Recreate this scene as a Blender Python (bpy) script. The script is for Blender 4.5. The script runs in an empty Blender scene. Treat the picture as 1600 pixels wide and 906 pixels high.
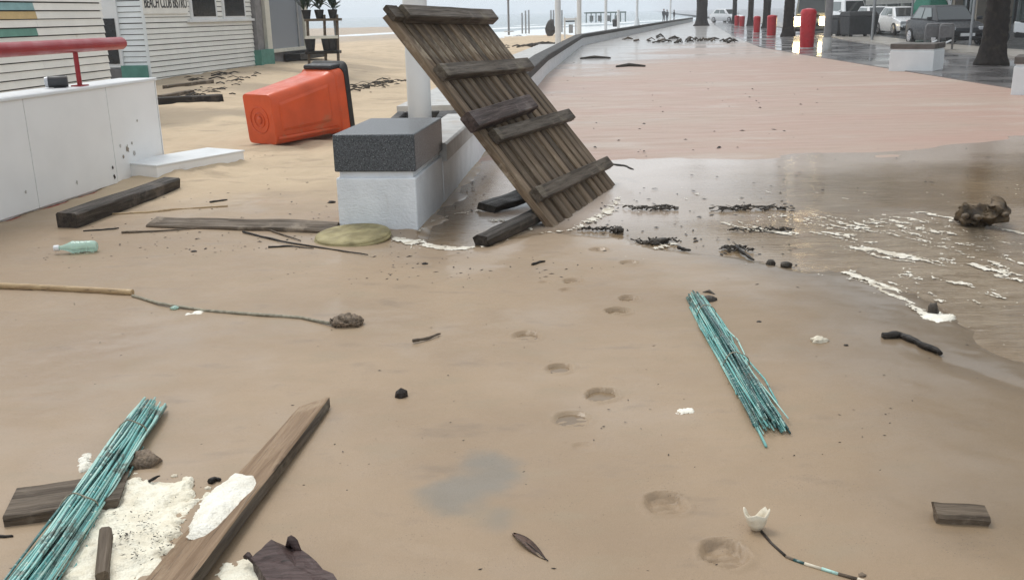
import bpy, bmesh, math, random
import numpy as np
from mathutils import Vector, Matrix, noise, Euler
R = math.radians
random.seed(7)
scene = bpy.context.scene
col = scene.collection

# ------------------------------------------------------------------ camera, sky, sun, exposure
FPX, CAMH = 1500.0, 1.55
RHO, THETA = math.atan(.022), math.atan(432 / 1500.)
fw = Vector((0, math.cos(THETA), -math.sin(THETA)))
up0 = Vector((0, math.sin(THETA), math.cos(THETA)))
rt = Vector((1, 0, 0)) * math.cos(RHO) - up0 * math.sin(RHO)
upv = Vector((1, 0, 0)) * math.sin(RHO) + up0 * math.cos(RHO)
CAM = Vector((0, 0, CAMH))
cd = bpy.data.cameras.new('camera')
cam = bpy.data.objects.new('camera', cd)
col.objects.link(cam)
cam.matrix_world = Matrix((( rt.x, upv.x, -fw.x, CAM.x), (rt.y, upv.y, -fw.y, CAM.y), (rt.z, upv.z, -fw.z, CAM.z), (0, 0, 0, 1)))
cd.sensor_width = 36
cd.lens = 36 * FPX / 1600
cd.clip_start = .05
cd.clip_end = 12000
scene.camera = cam

SUN_EL, SUN_AZ = R(58), R(-35)
w = bpy.data.worlds.new('World')
scene.world = w
w.use_nodes = True
wn = w.node_tree
bg = wn.nodes['Background']
sky = wn.nodes.new('ShaderNodeTexSky')
sky.sky_type = 'NISHITA'
sky.sun_disc = False
sky.sun_elevation = SUN_EL
sky.sun_rotation = SUN_AZ
sky.air_density = 1.0
sky.dust_density = 4.0
sky.ozone_density = 1.0
hs_ = wn.nodes.new('ShaderNodeHueSaturation')
hs_.inputs['Saturation'].default_value = .22
wm = wn.nodes.new('ShaderNodeMix')
wm.data_type = 'RGBA'
wm.inputs[0].default_value = .72                      # mostly an even cloud layer
wm.inputs[7].default_value = (8.6, 9.3, 9.9, 1)
wn.links.new(sky.outputs[0], hs_.inputs['Color'])
wn.links.new(hs_.outputs[0], wm.inputs[6])
wn.links.new(wm.outputs[2], bg.inputs[0])
bg.inputs[1].default_value = .09
sd = bpy.data.lights.new('sun', 'SUN')
sd.energy = 1.1
sd.angle = R(25)
sd.color = (1, .97, .92)
so = bpy.data.objects.new('sun', sd)
col.objects.link(so)
so.rotation_euler = (R(90) - SUN_EL, 0, R(180) - SUN_AZ + R(0))
scene.view_settings.view_transform = 'Standard'
scene.view_settings.look = 'None'
scene.view_settings.gamma = 1
scene.view_settings.exposure = 0.5
scene.cycles.volume_bounces = 2

# ------------------------------------------------------------------ helpers
def ray(px, py):
    return fw + rt * ((px - 800) / FPX) + upv * ((453 - py) / FPX)
def G(px, py, z=0.0):
    d = ray(px, py)
    return CAM + d * ((z - CAMH) / d.z)
def DY(px, py, Y):
    d = ray(px, py)
    return CAM + d * (Y / d.y)
def sm(a, b, x):
    t = min(1, max(0, (x - a) / (b - a)))
    return t * t * (3 - 2 * t)
def link(o):
    col.objects.link(o)
    return o
class MB:
    def __init__(s):
        s.v, s.f = [], []
    def add(s, vs, fs):
        n = len(s.v)
        s.v += [tuple(p) for p in vs]
        s.f += [tuple(i + n for i in f) for f in fs]
        return s
    def box(s, c, d, M=None):
        x, y, z = d[0] / 2, d[1] / 2, d[2] / 2
        vs = [Vector((a * x, b * y, e * z)) for a in (-1, 1) for b in (-1, 1) for e in (-1, 1)]
        if M is not None:
            vs = [M @ p for p in vs]
        vs = [p + Vector(c) for p in vs]
        return s.add(vs, [(0, 1, 3, 2), (4, 6, 7, 5), (0, 4, 5, 1), (2, 3, 7, 6), (0, 2, 6, 4), (1, 5, 7, 3)])
    def tube(s, pts, rad, n=8, cap=True, sq=1.0):
        pts = [Vector(p) for p in pts]
        if not isinstance(rad, (list, tuple)):
            rad = [rad] * len(pts)
        vs, fs = [], []
        prev = None
        for i, p in enumerate(pts):
            t = (pts[min(i + 1, len(pts) - 1)] - pts[max(i - 1, 0)]).normalized()
            a = Vector((0, 0, 1)) if abs(t.z) < .9 else Vector((1, 0, 0))
            if prev is not None:
                a = prev
            b = t.cross(a).normalized()
            a = b.cross(t).normalized()
            prev = a
            for k in range(n):
                an = 2 * math.pi * k / n
                vs.append(p + (b * math.cos(an) + a * math.sin(an) * sq) * rad[i])
        for i in range(len(pts) - 1):
            for k in range(n):
                fs.append((i * n + k, i * n + (k + 1) % n, (i + 1) * n + (k + 1) % n, (i + 1) * n + k))
        if cap:
            fs.append(tuple(reversed(range(n))))
            fs.append(tuple(range((len(pts) - 1) * n, len(pts) * n)))
        return s.add(vs, fs)
    def lathe(s, prof, n=20, c=(0, 0, 0)):
        vs, fs = [], []
        for r_, z_ in prof:
            for k in range(n):
                a = 2 * math.pi * k / n
                vs.append((c[0] + r_ * math.cos(a), c[1] + r_ * math.sin(a), c[2] + z_))
        for i in range(len(prof) - 1):
            for k in range(n):
                fs.append((i * n + k, i * n + (k + 1) % n, (i + 1) * n + (k + 1) % n, (i + 1) * n + k))
        fs.append(tuple(reversed(range(n))))
        fs.append(tuple(range((len(prof) - 1) * n, len(prof) * n)))
        return s.add(vs, fs)
    def loft(s, rings, cap=True):
        n = len(rings[0])
        vs = [p for r_ in rings for p in r_]
        fs = []
        for i in range(len(rings) - 1):
            for k in range(n):
                fs.append((i * n + k, i * n + (k + 1) % n, (i + 1) * n + (k + 1) % n, (i + 1) * n + k))
        if cap:
            fs.append(tuple(reversed(range(n))))
            fs.append(tuple(range((len(rings) - 1) * n, len(rings) * n)))
        return s.add(vs, fs)
    def mesh(s, name):
        me = bpy.data.meshes.new(name)
        me.from_pydata(s.v, [], s.f)
        bm = bmesh.new()
        bm.from_mesh(me)
        bmesh.ops.recalc_face_normals(bm, faces=bm.faces)
        bm.to_mesh(me)
        bm.free()
        return me
    def build(s, name, m, parent=None, smooth=False, bevel=0):
        return mk(name, s.mesh(name), m, parent, smooth, bevel)
def mk(name, me, m, parent=None, smooth=False, bevel=0):
    if m is not None and not me.materials:
        me.materials.append(m)
    if smooth:
        me.polygons.foreach_set('use_smooth', [True] * len(me.polygons))
        if smooth == 'auto':
            me.set_sharp_from_angle(angle=R(40))
    o = link(bpy.data.objects.new(name, me))
    if parent:
        o.parent = parent
    if bevel:
        b = o.modifiers.new('bevel', 'BEVEL')
        b.width = bevel
        b.segments = 2
        b.limit_method = 'ANGLE'
    return o
def tag(o, label=None, cat=None, group=None, kind=None):
    if label: o['label'] = label
    if cat: o['category'] = cat
    if group: o['group'] = group
    if kind: o['kind'] = kind
    return o
def thing(name, label, cat, loc=(0, 0, 0), rot=(0, 0, 0), group=None):
    o = link(bpy.data.objects.new(name, None))
    o.empty_display_size = .1
    o.location = loc
    o.rotation_euler = rot
    return tag(o, label, cat, group)
def copy_tree(o, parent=None):
    c = link(o.copy())
    c.parent = parent
    for ch in o.children:
        copy_tree(ch, c)
    return c
def nz(p, s=1.0, seed=0.0):
    return noise.noise(Vector((p[0] * s + seed, p[1] * s + seed * 1.7, p[2] * s - seed)))
def chamfer_mesh(L, W, T, ch=.12, nseg=6, jit=.004, seed=0, jag=0.0, taper=0.0):
    """board along local x, width along y, thickness along z, chamfered, slightly warped"""
    c = min(W, T) * ch
    y, z = W / 2, T / 2
    prof = [(-y + c, -z), (y - c, -z), (y, -z + c), (y, z - c), (y - c, z), (-y + c, z), (-y, z - c), (-y, -z + c)]
    rings = []
    for i in range(nseg + 1):
        t = i / nseg
        k = 1 - taper * t
        wy, wz = (nz((t * 2.2, 0, seed)) * jit * 2, nz((t * 2.2, 9, seed)) * jit)
        ring = []
        for q, (a, b) in enumerate(prof):
            dx = 0
            if i in (0, nseg):
                dx = (nz((a * 25, b * 25, seed + i)) * jag)
            ring.append((L * (t - .5) + dx, a * k + wy + nz((t * 5, q, seed)) * jit * .6, b * k + wz + nz((q, t * 5, seed)) * jit * .5))
        rings.append(ring)
    return MB().loft(rings)
def frame_M(p0, p1, upd, shift=0.0):
    p0, p1 = Vector(p0), Vector(p1)
    x = (p1 - p0).normalized()
    z = Vector(upd)
    z = (z - x * z.dot(x)).normalized()
    y = z.cross(x)
    c = (p0 + p1) / 2 + z * shift
    return Matrix(((x.x, y.x, z.x, c.x), (x.y, y.y, z.y, c.y), (x.z, y.z, z.z, c.z), (0, 0, 0, 1)))
def plank(name, p0, p1, W, T, upd, m, parent=None, seed=0, nseg=6, jit=.004, ch=.12, jag=0, taper=0, shift=0, me=None):
    L = (Vector(p1) - Vector(p0)).length
    if me is None:
        me = chamfer_mesh(L, W, T, ch, nseg, jit, seed, jag, taper).mesh(name)
    o = mk(name, me, m, None, 'auto')
    M = frame_M(p0, p1, upd, shift)
    if parent:
        o.parent = parent
        M = Matrix.Translation(-parent.location) @ M
    o.matrix_local = M
    return o
def blob_mesh(sc, seed=0, amp=.3, freq=1.6, sub=2, flat=None):
    bm = bmesh.new()
    bmesh.ops.create_icosphere(bm, subdivisions=sub, radius=1)
    for v in bm.verts:
        d = 1 + amp * nz(v.co, freq, seed) + amp * .5 * nz(v.co, freq * 2.3, seed + 5)
        v.co = Vector((v.co.x * d * sc[0], v.co.y * d * sc[1], v.co.z * d * sc[2]))
        if flat is not None and v.co.z < flat:
            v.co.z = flat
    me = bpy.data.meshes.new('blob')
    bm.to_mesh(me)
    bm.free()
    return me
def blob(name, loc, sc, m, seed=0, amp=.3, freq=1.6, sub=2, parent=None, rot=0, smooth=True, flat=None):
    o = mk(name, blob_mesh(sc, seed, amp, freq, sub, flat), m, parent, smooth)
    o.location = loc
    o.rotation_euler = (0, 0, rot)
    return o

# ------------------------------------------------------------------ materials
class NT:
    def __init__(s, name):
        s.m = bpy.data.materials.new(name)
        s.m.use_nodes = True
        s.t = s.m.node_tree
        s.b = s.t.nodes['Principled BSDF']
        s.tc = s.n('ShaderNodeTexCoord')
        s.obj = s.tc.outputs['Object']
    def n(s, ty, **kw):
        nd = s.t.nodes.new(ty)
        for k, v in kw.items():
            setattr(nd, k, v)
        return nd
    def l(s, a, b):
        s.t.links.new(a, b)
    def put(s, sock, v):
        if isinstance(v, bpy.types.NodeSocket):
            s.l(v, sock)
        else:
            if sock.type == 'RGBA' and len(v) == 3:
                v = (*v, 1)
            sock.default_value = v
    def map(s, sc, rot=(0, 0, 0), src=None):
        mp = s.n('ShaderNodeMapping')
        mp.inputs['Scale'].default_value = sc
        mp.inputs['Rotation'].default_value = rot
        s.l(src or s.obj, mp.inputs['Vector'])
        return mp.outputs[0]
    def noise(s, scale, detail=4, rough=.55, vec=None, dist=0):
        t = s.n('ShaderNodeTexNoise')
        t.inputs['Scale'].default_value = scale
        t.inputs['Detail'].default_value = detail
        t.inputs['Roughness'].default_value = rough
        t.inputs['Distortion'].default_value = dist
        s.l(vec or s.obj, t.inputs['Vector'])
        return t.outputs['Fac']
    def rng(s, v, a, b, c=0., d=1., smooth=True):
        t = s.n('ShaderNodeMapRange')
        t.interpolation_type = 'SMOOTHSTEP' if smooth else 'LINEAR'
        s.put(t.inputs['Value'], v)
        for k, q in zip(('From Min', 'From Max', 'To Min', 'To Max'), (a, b, c, d)):
            s.put(t.inputs[k], q)
        return t.outputs[0]
    def mix(s, fac, a, b, mode='MIX'):
        t = s.n('ShaderNodeMix')
        t.data_type = 'RGBA'
        t.blend_type = mode
        s.put(t.inputs[0], fac)
        s.put(t.inputs[6], a)
        s.put(t.inputs[7], b)
        return t.outputs[2]
    def math(s, op, a, b=0.):
        t = s.n('ShaderNodeMath', operation=op)
        s.put(t.inputs[0], a)
        s.put(t.inputs[1], b)
        return t.outputs[0]
    def attr(s, name):
        t = s.n('ShaderNodeAttribute')
        t.attribute_name = name
        return t.outputs['Fac']
    def rand(s):
        return s.n('ShaderNodeObjectInfo').outputs['Random']
    def bump(s, h, st=.3, d=.01):
        t = s.n('ShaderNodeBump')
        t.inputs['Strength'].default_value = st
        t.inputs['Distance'].default_value = d
        s.l(h, t.inputs['Height'])
        s.l(t.outputs[0], s.b.inputs['Normal'])
    def set(s, **kw):
        nm = dict(col='Base Color', rough='Roughness', coat='Coat Weight', coatr='Coat Roughness', metal='Metallic', ior='IOR', trans='Transmission Weight', alpha='Alpha', spec='Specular IOR Level', sss='Subsurface Weight')
        for k, v in kw.items():
            s.put(s.b.inputs[nm[k]], v)
        return s
def simple(name, c, rough=.5, var=.25, scale=6, dirt=None, bump=0, bscale=60, coat=0, metal=0, rnd=0, dirtamt=.5):
    t = NT(name)
    c2 = tuple(x * (1 - var) for x in c)
    cc = t.mix(t.rng(t.noise(scale, 5), .3, .7), c, c2)
    if rnd:
        cc = t.mix(1.0, cc, t.mix(t.rand(), (1 - rnd,) * 3, (1 + rnd * .4,) * 3), 'MULTIPLY')
    if dirt:
        cc = t.mix(t.rng(t.noise(scale * .6, 6, .65), .62 - dirtamt * .2, .72, 0, .85), cc, dirt)
    t.set(col=cc, rough=t.rng(t.noise(scale * 2.1, 3), .3, .7, max(.02, rough - .1), min(1, rough + .12)), coat=coat, coatr=.1, metal=metal, spec=.35)
    if bump:
        t.bump(t.noise(bscale, 4), bump, .01)
    return t.m
def wood(name, c1, c2, c3=None, rough=.6, wet=.3, bump=.5, rnd=.35, gs=1.0, crack=(.012, .009, .007)):
    t = NT(name)
    g = t.noise(1, 6, .65, t.map((2.2 * gs, 34 * gs, 34 * gs)), .6)
    g2 = t.noise(1, 4, .6, t.map((5 * gs, 110 * gs, 110 * gs)))
    cc = t.mix(t.rng(g, .32, .68), c1, c2)
    cc = t.mix(t.rng(g2, .56, .7, 0, .75), cc, crack)
    if c3:
        cc = t.mix(t.rng(t.noise(3.2 * gs, 6, .7), .54, .68, 0, .8), cc, c3)
    cc = t.mix(1.0, cc, t.mix(t.rand(), (1 - rnd,) * 3, (1 + rnd * .5,) * 3), 'MULTIPLY')
    t.set(col=cc, rough=t.rng(g, .3, .7, rough - .15, rough + .15), coat=t.rng(t.noise(4, 3), .45, .7, 0, wet * .35), coatr=.2, spec=.22)
    t.bump(t.math('ADD', g, g2), bump, .008)
    return t.m
M = {}
M['pallet'] = wood('weathered_pallet_wood', (.200, .140, .088), (.072, .048, .030), (.34, .28, .20), .7, .2, 1.0, .5, .7)
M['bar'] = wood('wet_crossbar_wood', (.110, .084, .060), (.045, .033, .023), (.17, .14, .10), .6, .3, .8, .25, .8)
M['redbar'] = wood('reddish_dark_timber', (.075, .045, .036), (.028, .018, .015), (.14, .105, .09), .55, .4, .8, .2)
M['board'] = wood('tan_wet_board', (.30, .20, .12), (.19, .12, .07), (.37, .27, .175), .55, .3, .8, .1, .8, (.05, .032, .02))
M['darkwood'] = wood('soaked_dark_wood', (.028, .020, .014), (.010, .008, .006), (.075, .056, .042), .5, .5, .8, .2)
M['greydark'] = wood('waterlogged_timber', (.075, .058, .044), (.026, .02, .015), (.15, .12, .095), .55, .4, 1.0, .2)
M['greywood'] = wood('grey_driftwood', (.165, .125, .088), (.075, .055, .039), (.27, .215, .16), .65, .2, .8, .2)
M['purple'] = wood('purple_brown_bark', (.080, .047, .042), (.032, .019, .017), None, .5, .4, .6, .1)
M['bamboo'] = wood('bamboo_cane', (.50, .36, .20), (.36, .24, .13), None, .4, .3, .3, .1)
M['white_panel'] = simple('white_panel', (.84, .83, .81), .38, .08, 1.5, (.42, .38, .33), dirtamt=-.1)
M['white'] = simple('white_paint', (.74, .75, .75), .4, .08, 3)
M['siding'] = simple('cream_siding', (.84, .82, .76), .5, .08, 2.5, (.60, .54, .43), rnd=.05, dirtamt=-.25)
M['siding_w'] = simple('pale_siding', (.80, .83, .83), .5, .1, 2.5, rnd=.05)
M['siding_back'] = simple('siding_shadow_gap', (.07, .065, .06), .9)
M['bl_teal'] = simple('pale_teal_board', (.25, .42, .43), .5, .15)
M['bl_tan'] = simple('ochre_board', (.62, .45, .21), .5, .15)
M['bl_green'] = simple('green_board', (.14, .31, .25), .5, .15)
M['greenbase'] = simple('green_plinth', (.10, .27, .22), .5, .2, 4, (.35, .3, .22), dirtamt=-.1)
M['dark'] = simple('dark_opening', (.012, .012, .013), .15, .3)
M['greyplinth'] = simple('grey_plinth', (.18, .17, .17), .7)
M['greypost'] = simple('grey_post', (.23, .22, .22), .6)
M['frame'] = simple('cream_frame', (.66, .63, .54), .45, .1)
M['red'] = simple('red_paint', (.33, .015, .022), .38, .2, 2, coat=.15)
M['redbin'] = simple('red_plastic', (.55, .015, .025), .35, .2, 4, coat=.2)
M['grey'] = simple('grey_plastic', (.045, .047, .05), .5)
M['orange'] = simple('orange_plastic', (.63, .085, .018), .42, .2, 3, (.36, .14, .07), dirtamt=.12, coat=.15)
M['blackpl'] = simple('black_plastic', (.02, .019, .02), .45)
M['sticks'] = None
M['coping'] = simple('dark_coping', (.055, .052, .05), .7, .4, 8, (.12, .10, .08), bump=.3)
M['concrete'] = simple('pale_concrete', (.50, .49, .47), .6, .2, 4, (.36, .31, .26), bump=.2)
def foam_mat(name, c, c2):
    t = NT(name)
    v = t.n('ShaderNodeTexVoronoi')
    v.inputs['Scale'].default_value = 130
    t.l(t.obj, v.inputs['Vector'])
    cc = t.mix(t.rng(t.noise(16, 6, .65), .38, .64), c, c2)
    cc = t.mix(t.rng(v.outputs['Distance'], .5, .85, 0, .2), cc, tuple(x * .7 for x in c2))
    t.set(col=cc, rough=.6, spec=.3)
    t.bump(t.math('ADD', t.math('MULTIPLY', v.outputs['Distance'], -1.0), t.math('MULTIPLY', t.noise(40, 5, .6), 2.2)), .4, .008)
    return t.m
M['foam'] = foam_mat('sea_foam', (.84, .79, .65), (.74, .67, .52))
M['foamw'] = foam_mat('white_foam', (.86, .82, .72), (.76, .71, .60))
M['foamg'] = foam_mat('murky_foam', (.78, .73, .63), (.50, .43, .33))
M['speck'] = simple('dark_bits', (.026, .018, .013), .6, .5, 90)
M['rootclump'] = simple('root_clump', (.24, .175, .12), .7, .6, 60, bump=1, bscale=90)
M['drift'] = simple('driftwood_log', (.13, .085, .042), .65, .7, 14, (.035, .024, .016), bump=1, bscale=30, coat=.1)
M['weed'] = simple('seaweed', (.062, .047, .033), .55, .6, 30, bump=.8, bscale=70)
M['disc'] = simple('mossy_disc', (.37, .31, .155), .7, .45, 7, (.24, .19, .09), bump=.8, bscale=40, dirtamt=.4)
M['mudstain'] = simple('mud_stain', (.33, .28, .22), .8)
M['mudstain2'] = simple('faint_mud_stain', (.52, .49, .45), .8)
M['rope'] = simple('wet_rope', (.42, .38, .28), .6, .45, 40, (.18, .15, .105), bump=.8, bscale=200)
M['shell'] = simple('pale_shell', (.72, .64, .50), .5, .2, 25, bump=.4)
M['leafbr'] = simple('brown_leaf', (.115, .065, .043), .5, .3, 40, bump=.5, bscale=120)
M['pole'] = simple('white_pole_paint', (.72, .72, .71), .4, .08, 2)
M['metal'] = simple('galvanised_metal', (.35, .36, .37), .4, .2, 8, metal=.6)
M['asphalt'] = simple('wet_asphalt', (.05, .05, .052), .35, .3, 1.2, bump=.2, bscale=80, coat=.4)
M['trunk'] = simple('palm_trunk', (.022, .015, .011), .9, .6, 7, (.05, .038, .025), bump=1, bscale=14)
M['frond'] = simple('palm_frond', (.05, .09, .03), .5, .4, 3, rnd=.2)
M['leaf'] = simple('plant_leaf', (.02, .05, .025), .5, .4, 9, rnd=.2)
M['tyre'] = simple('tyre_rubber', (.02, .02, .02), .7)
M['rim'] = simple('wheel_rim', (.5, .5, .52), .3, metal=.7)
M['carwhite'] = simple('white_car_paint', (.78, .79, .80), .2, .04, coat=.8)
M['cargrey'] = simple('grey_car_paint', (.022, .025, .03), .4, .1, coat=.15)
M['cardark'] = simple('olive_van_paint', (.14, .15, .13), .25, .1, coat=.8)
M['trim'] = simple('black_trim', (.015, .015, .016), .5)
M['bldg'] = simple('grey_render', (.17, .165, .15), .8, .12, .5)
M['bldg2'] = simple('beige_render', (.22, .19, .15), .8, .12, .5)
M['bldg3'] = simple('green_grey_render', (.20, .22, .20), .8, .08, .5)
M['shopgreen'] = simple('green_panel', (.015, .17, .11), .4, .2)
M['awning'] = simple('white_awning', (.72, .72, .68), .7, .1)
M['green_post'] = simple('greenish_post', (.10, .15, .14), .5)
M['skin'] = simple('skin', (.45, .28, .2), .6)
M['coat_d'] = simple('dark_clothing', (.025, .027, .035), .8)
def glassy(name, c, rough=.05):
    t = NT(name)
    t.set(col=c, rough=rough, spec=.8)
    return t.m
M['glass'] = glassy('dark_glass', (.02, .026, .028))
M['glass_l'] = glassy('pale_glass', (.14, .17, .17), .08)
M['doorglass'] = glassy('frosted_door_glass', (.20, .22, .25), .25)
M['lamp_off'] = glassy('headlamp_glass', (.45, .46, .48), .1)
def emis(name, c, st):
    t = NT(name)
    t.set(col=c)
    t.b.inputs['Emission Color'].default_value = (*c, 1)
    t.b.inputs['Emission Strength'].default_value = st
    return t.m
M['headlight'] = emis('lit_headlamp', (1, .76, .40), 12)
def bottle_mat():
    t = NT('green_clear_plastic')
    t.set(col=(.62, .84, .74), rough=.14, trans=.55, ior=1.3)
    return t.m
M['bottle'] = bottle_mat()
def stick_mat():
    t = NT('teal_painted_reed')
    a = t.noise(1, 4, .6, t.map((5, 60, 60)))
    rr = t.rand()
    cc = t.mix(t.rng(rr, .1, .6), (.008, .055, .055), (.13, .40, .37))
    cc = t.mix(t.rng(rr, .6, .9), cc, (.40, .62, .55))
    cc = t.mix(t.rng(a, .54, .70, 0, .9), cc, (.50, .62, .53))
    cc = t.mix(t.rng(t.noise(8, 5, .7), .57, .65, 0, .75), cc, (.085, .075, .05))
    t.set(col=cc, rough=.38, coat=.2, coatr=.15)
    t.bump(a, .4, .003)
    return t.m
M['sticks'] = stick_mat()
def granite():
    t = NT('dark_granite')
    v = t.n('ShaderNodeTexVoronoi')
    v.inputs['Scale'].default_value = 85
    t.l(t.obj, v.inputs['Vector'])
    cc = t.mix(t.rng(v.outputs['Distance'], .1, .7), (.012, .014, .017), (.065, .072, .08))
    cc = t.mix(t.rng(t.noise(120, 3, .7), .56, .68, 0, .9), cc, (.30, .32, .33))
    cc = t.mix(t.rng(t.noise(34, 3, .7), .58, .7, 0, .7), cc, (.018, .02, .022))
    t.set(col=cc, rough=.45, coat=.25, coatr=.2, spec=.4)
    t.bump(t.noise(70, 4), .8, .012)
    return t.m
M['granite'] = granite()
def plaster():
    t = NT('rough_white_plaster')
    cc = t.mix(t.rng(t.noise(5, 5), .3, .7), (.76, .78, .80), (.66, .68, .70))
    cc = t.mix(t.rng(t.noise(3.5, 6, .7, t.map((1, 1, .35))), .6, .74, 0, .6), cc, (.40, .36, .31))
    t.set(col=cc, rough=.55)
    t.bump(t.noise(1, 4, .6, t.map((38, 38, 70))), .6, .012)
    return t.m
M['plaster'] = plaster()
def sand_mat():
    t = NT('wet_and_dry_sand')
    dry, gully = t.attr('dry'), t.attr('gully')
    big = t.noise(.55, 5, .55)
    mid = t.noise(2.6, 5, .6, t.map((1, 2.2, 1)))
    grain = t.noise(420, 2, .6)
    wet = t.mix(t.rng(big, .32, .68), (.360, .257, .163), (.292, .205, .128))
    wet = t.mix(t.rng(mid, .5, .72, 0, .6), wet, (.312, .240, .160))
    wet = t.mix(t.rng(mid, .26, .44, .6, 0), wet, (.225, .162, .106))
    wet = t.mix(t.attr('silt'), wet, (.215, .188, .150))
    wet = t.mix(gully, wet, (.165, .115, .066))
    d = t.mix(t.rng(big, .3, .7), (.60, .465, .315), (.50, .385, .26))
    d = t.mix(t.rng(t.noise(1.1, 6, .65, t.map((1, 2.6, 1))), .52, .68, 0, .65), d, (.36, .275, .19))
    d = t.mix(t.math('MULTIPLY', t.attr('silt'), .8), d, (.27, .215, .155))
    c = t.mix(dry, wet, d)
    c = t.mix(t.rng(grain, .35, .65), c, t.mix(1.0, c, (.86, .86, .86), 'MULTIPLY'))
    vg = t.n('ShaderNodeTexVoronoi')
    vg.inputs['Scale'].default_value = 75
    t.l(t.obj, vg.inputs['Vector'])
    sp = t.math('MULTIPLY', t.rng(vg.outputs['Distance'], .10, .2, 1, 0), t.rng(t.noise(5, 4, .6), .48, .62))
    c = t.mix(t.math('MULTIPLY', sp, .55), c, (.10, .07, .05))
    r_ = t.rng(mid, .3, .7, .46, .62)
    r_ = t.rng(dry, 0, 1, r_, .85)
    t.set(col=c, rough=r_, coat=t.math('MULTIPLY', t.math('ADD', t.rng(t.noise(.8, 4, .6), .45, .66, .02, .40), t.math('MULTIPLY', t.attr('shore'), .5)), t.math('SUBTRACT', 1.0, dry)), coatr=.14, spec=.32)
    hgt = t.math('ADD', t.math('MULTIPLY', t.noise(45, 4, .6), .35), t.math('MULTIPLY', t.noise(7, 4, .6, t.map((1, 1.8, 1))), .9))
    t.bump(t.math('ADD', hgt, t.math('MULTIPLY', t.noise(190, 2, .6), .25)), .3, .012)
    return t.m
M['sand'] = sand_mat()
def prom_mat():
    t = NT('sandy_red_promenade')
    a = t.noise(.35, 5, .6, t.map((.6, 1.6, 1)))
    b = t.noise(2.4, 6, .65, t.map((.5, 2.6, 1)))
    c = t.mix(t.rng(a, .3, .7), (.430, .280, .222), (.425, .318, .250))
    c = t.mix(t.rng(b, .54, .74, 0, .6), c, (.33, .245, .195))
    c = t.mix(t.rng(t.noise(.9, 6, .7, t.map((.35, 1.5, 1)), .5), .53, .63, 0, .55), c, (.50, .42, .355))
    c = t.mix(t.rng(t.noise(1, 5, .7, t.map((.6, 5, 1))), .62, .68, 0, .4), c, (.27, .20, .16))
    c = t.mix(t.rng(b, .25, .42, .5, 0), c, (.43, .33, .27))
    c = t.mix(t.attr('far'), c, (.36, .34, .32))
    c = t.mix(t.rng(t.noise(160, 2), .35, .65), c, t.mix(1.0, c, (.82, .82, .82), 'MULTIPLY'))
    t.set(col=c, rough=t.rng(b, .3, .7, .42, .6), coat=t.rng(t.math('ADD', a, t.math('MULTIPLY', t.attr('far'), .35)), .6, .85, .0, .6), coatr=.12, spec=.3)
    t.bump(t.noise(60, 4, .6), .15, .01)
    return t.m
M['prom'] = prom_mat()
def pave_mat():
    t = NT('dark_wet_pavement')
    a = t.noise(.5, 5, .6)
    c = t.mix(t.rng(a, .35, .65), (.13, .12, .118), (.075, .072, .074))
    t.set(col=c, rough=.4, coat=t.rng(a, .35, .6, .1, .9), coatr=.07)
    t.bump(t.noise(30, 4), .1, .01)
    return t.m
M['pave'] = pave_mat()
M['sidewalk'] = simple('pale_sidewalk', (.33, .30, .26), .5, .2, .8, coat=.3)
def water_mat():
    t = NT('muddy_flood_water')
    fl = t.map((1.1, 4.5, 1), (0, 0, R(-12)))
    a = t.noise(.5, 5, .6)
    b = t.noise(2.2, 6, .62, fl, .6)
    c = t.mix(t.rng(a, .35, .65), (.235, .165, .098), (.165, .115, .07))
    c = t.mix(t.rng(b, .5, .75, 0, .5), c, (.30, .24, .17))
    c = t.mix(t.math('MULTIPLY', t.attr('turb'), t.rng(b, .3, .7, .25, .8)), c, (.36, .285, .20))
    c = t.mix(t.attr('shallow'), c, (.50, .42, .36))
    t.set(col=c, rough=.07, ior=1.33)
    rip = t.math('MULTIPLY', t.noise(6.5, 5, .6, fl, .8), t.rng(t.attr('turb'), 0, 1, .06, 1.0))
    t.bump(rip, .8, .04)
    return t.m
M['water'] = water_mat()
def sea_mat():
    t = NT('sea_water')
    a = t.noise(.05, 5, .6, t.map((1, 3, 1)))
    c = t.mix(t.rng(t.attr('surf'), .35, .6), t.mix(a, (.16, .22, .25), (.26, .31, .33)), (.72, .74, .74))
    t.set(col=c, rough=.25, ior=1.33)
    t.bump(t.noise(.7, 4, .6, t.map((.5, 2, 1))), .5, .3)
    return t.m
M['sea'] = sea_mat()

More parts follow.
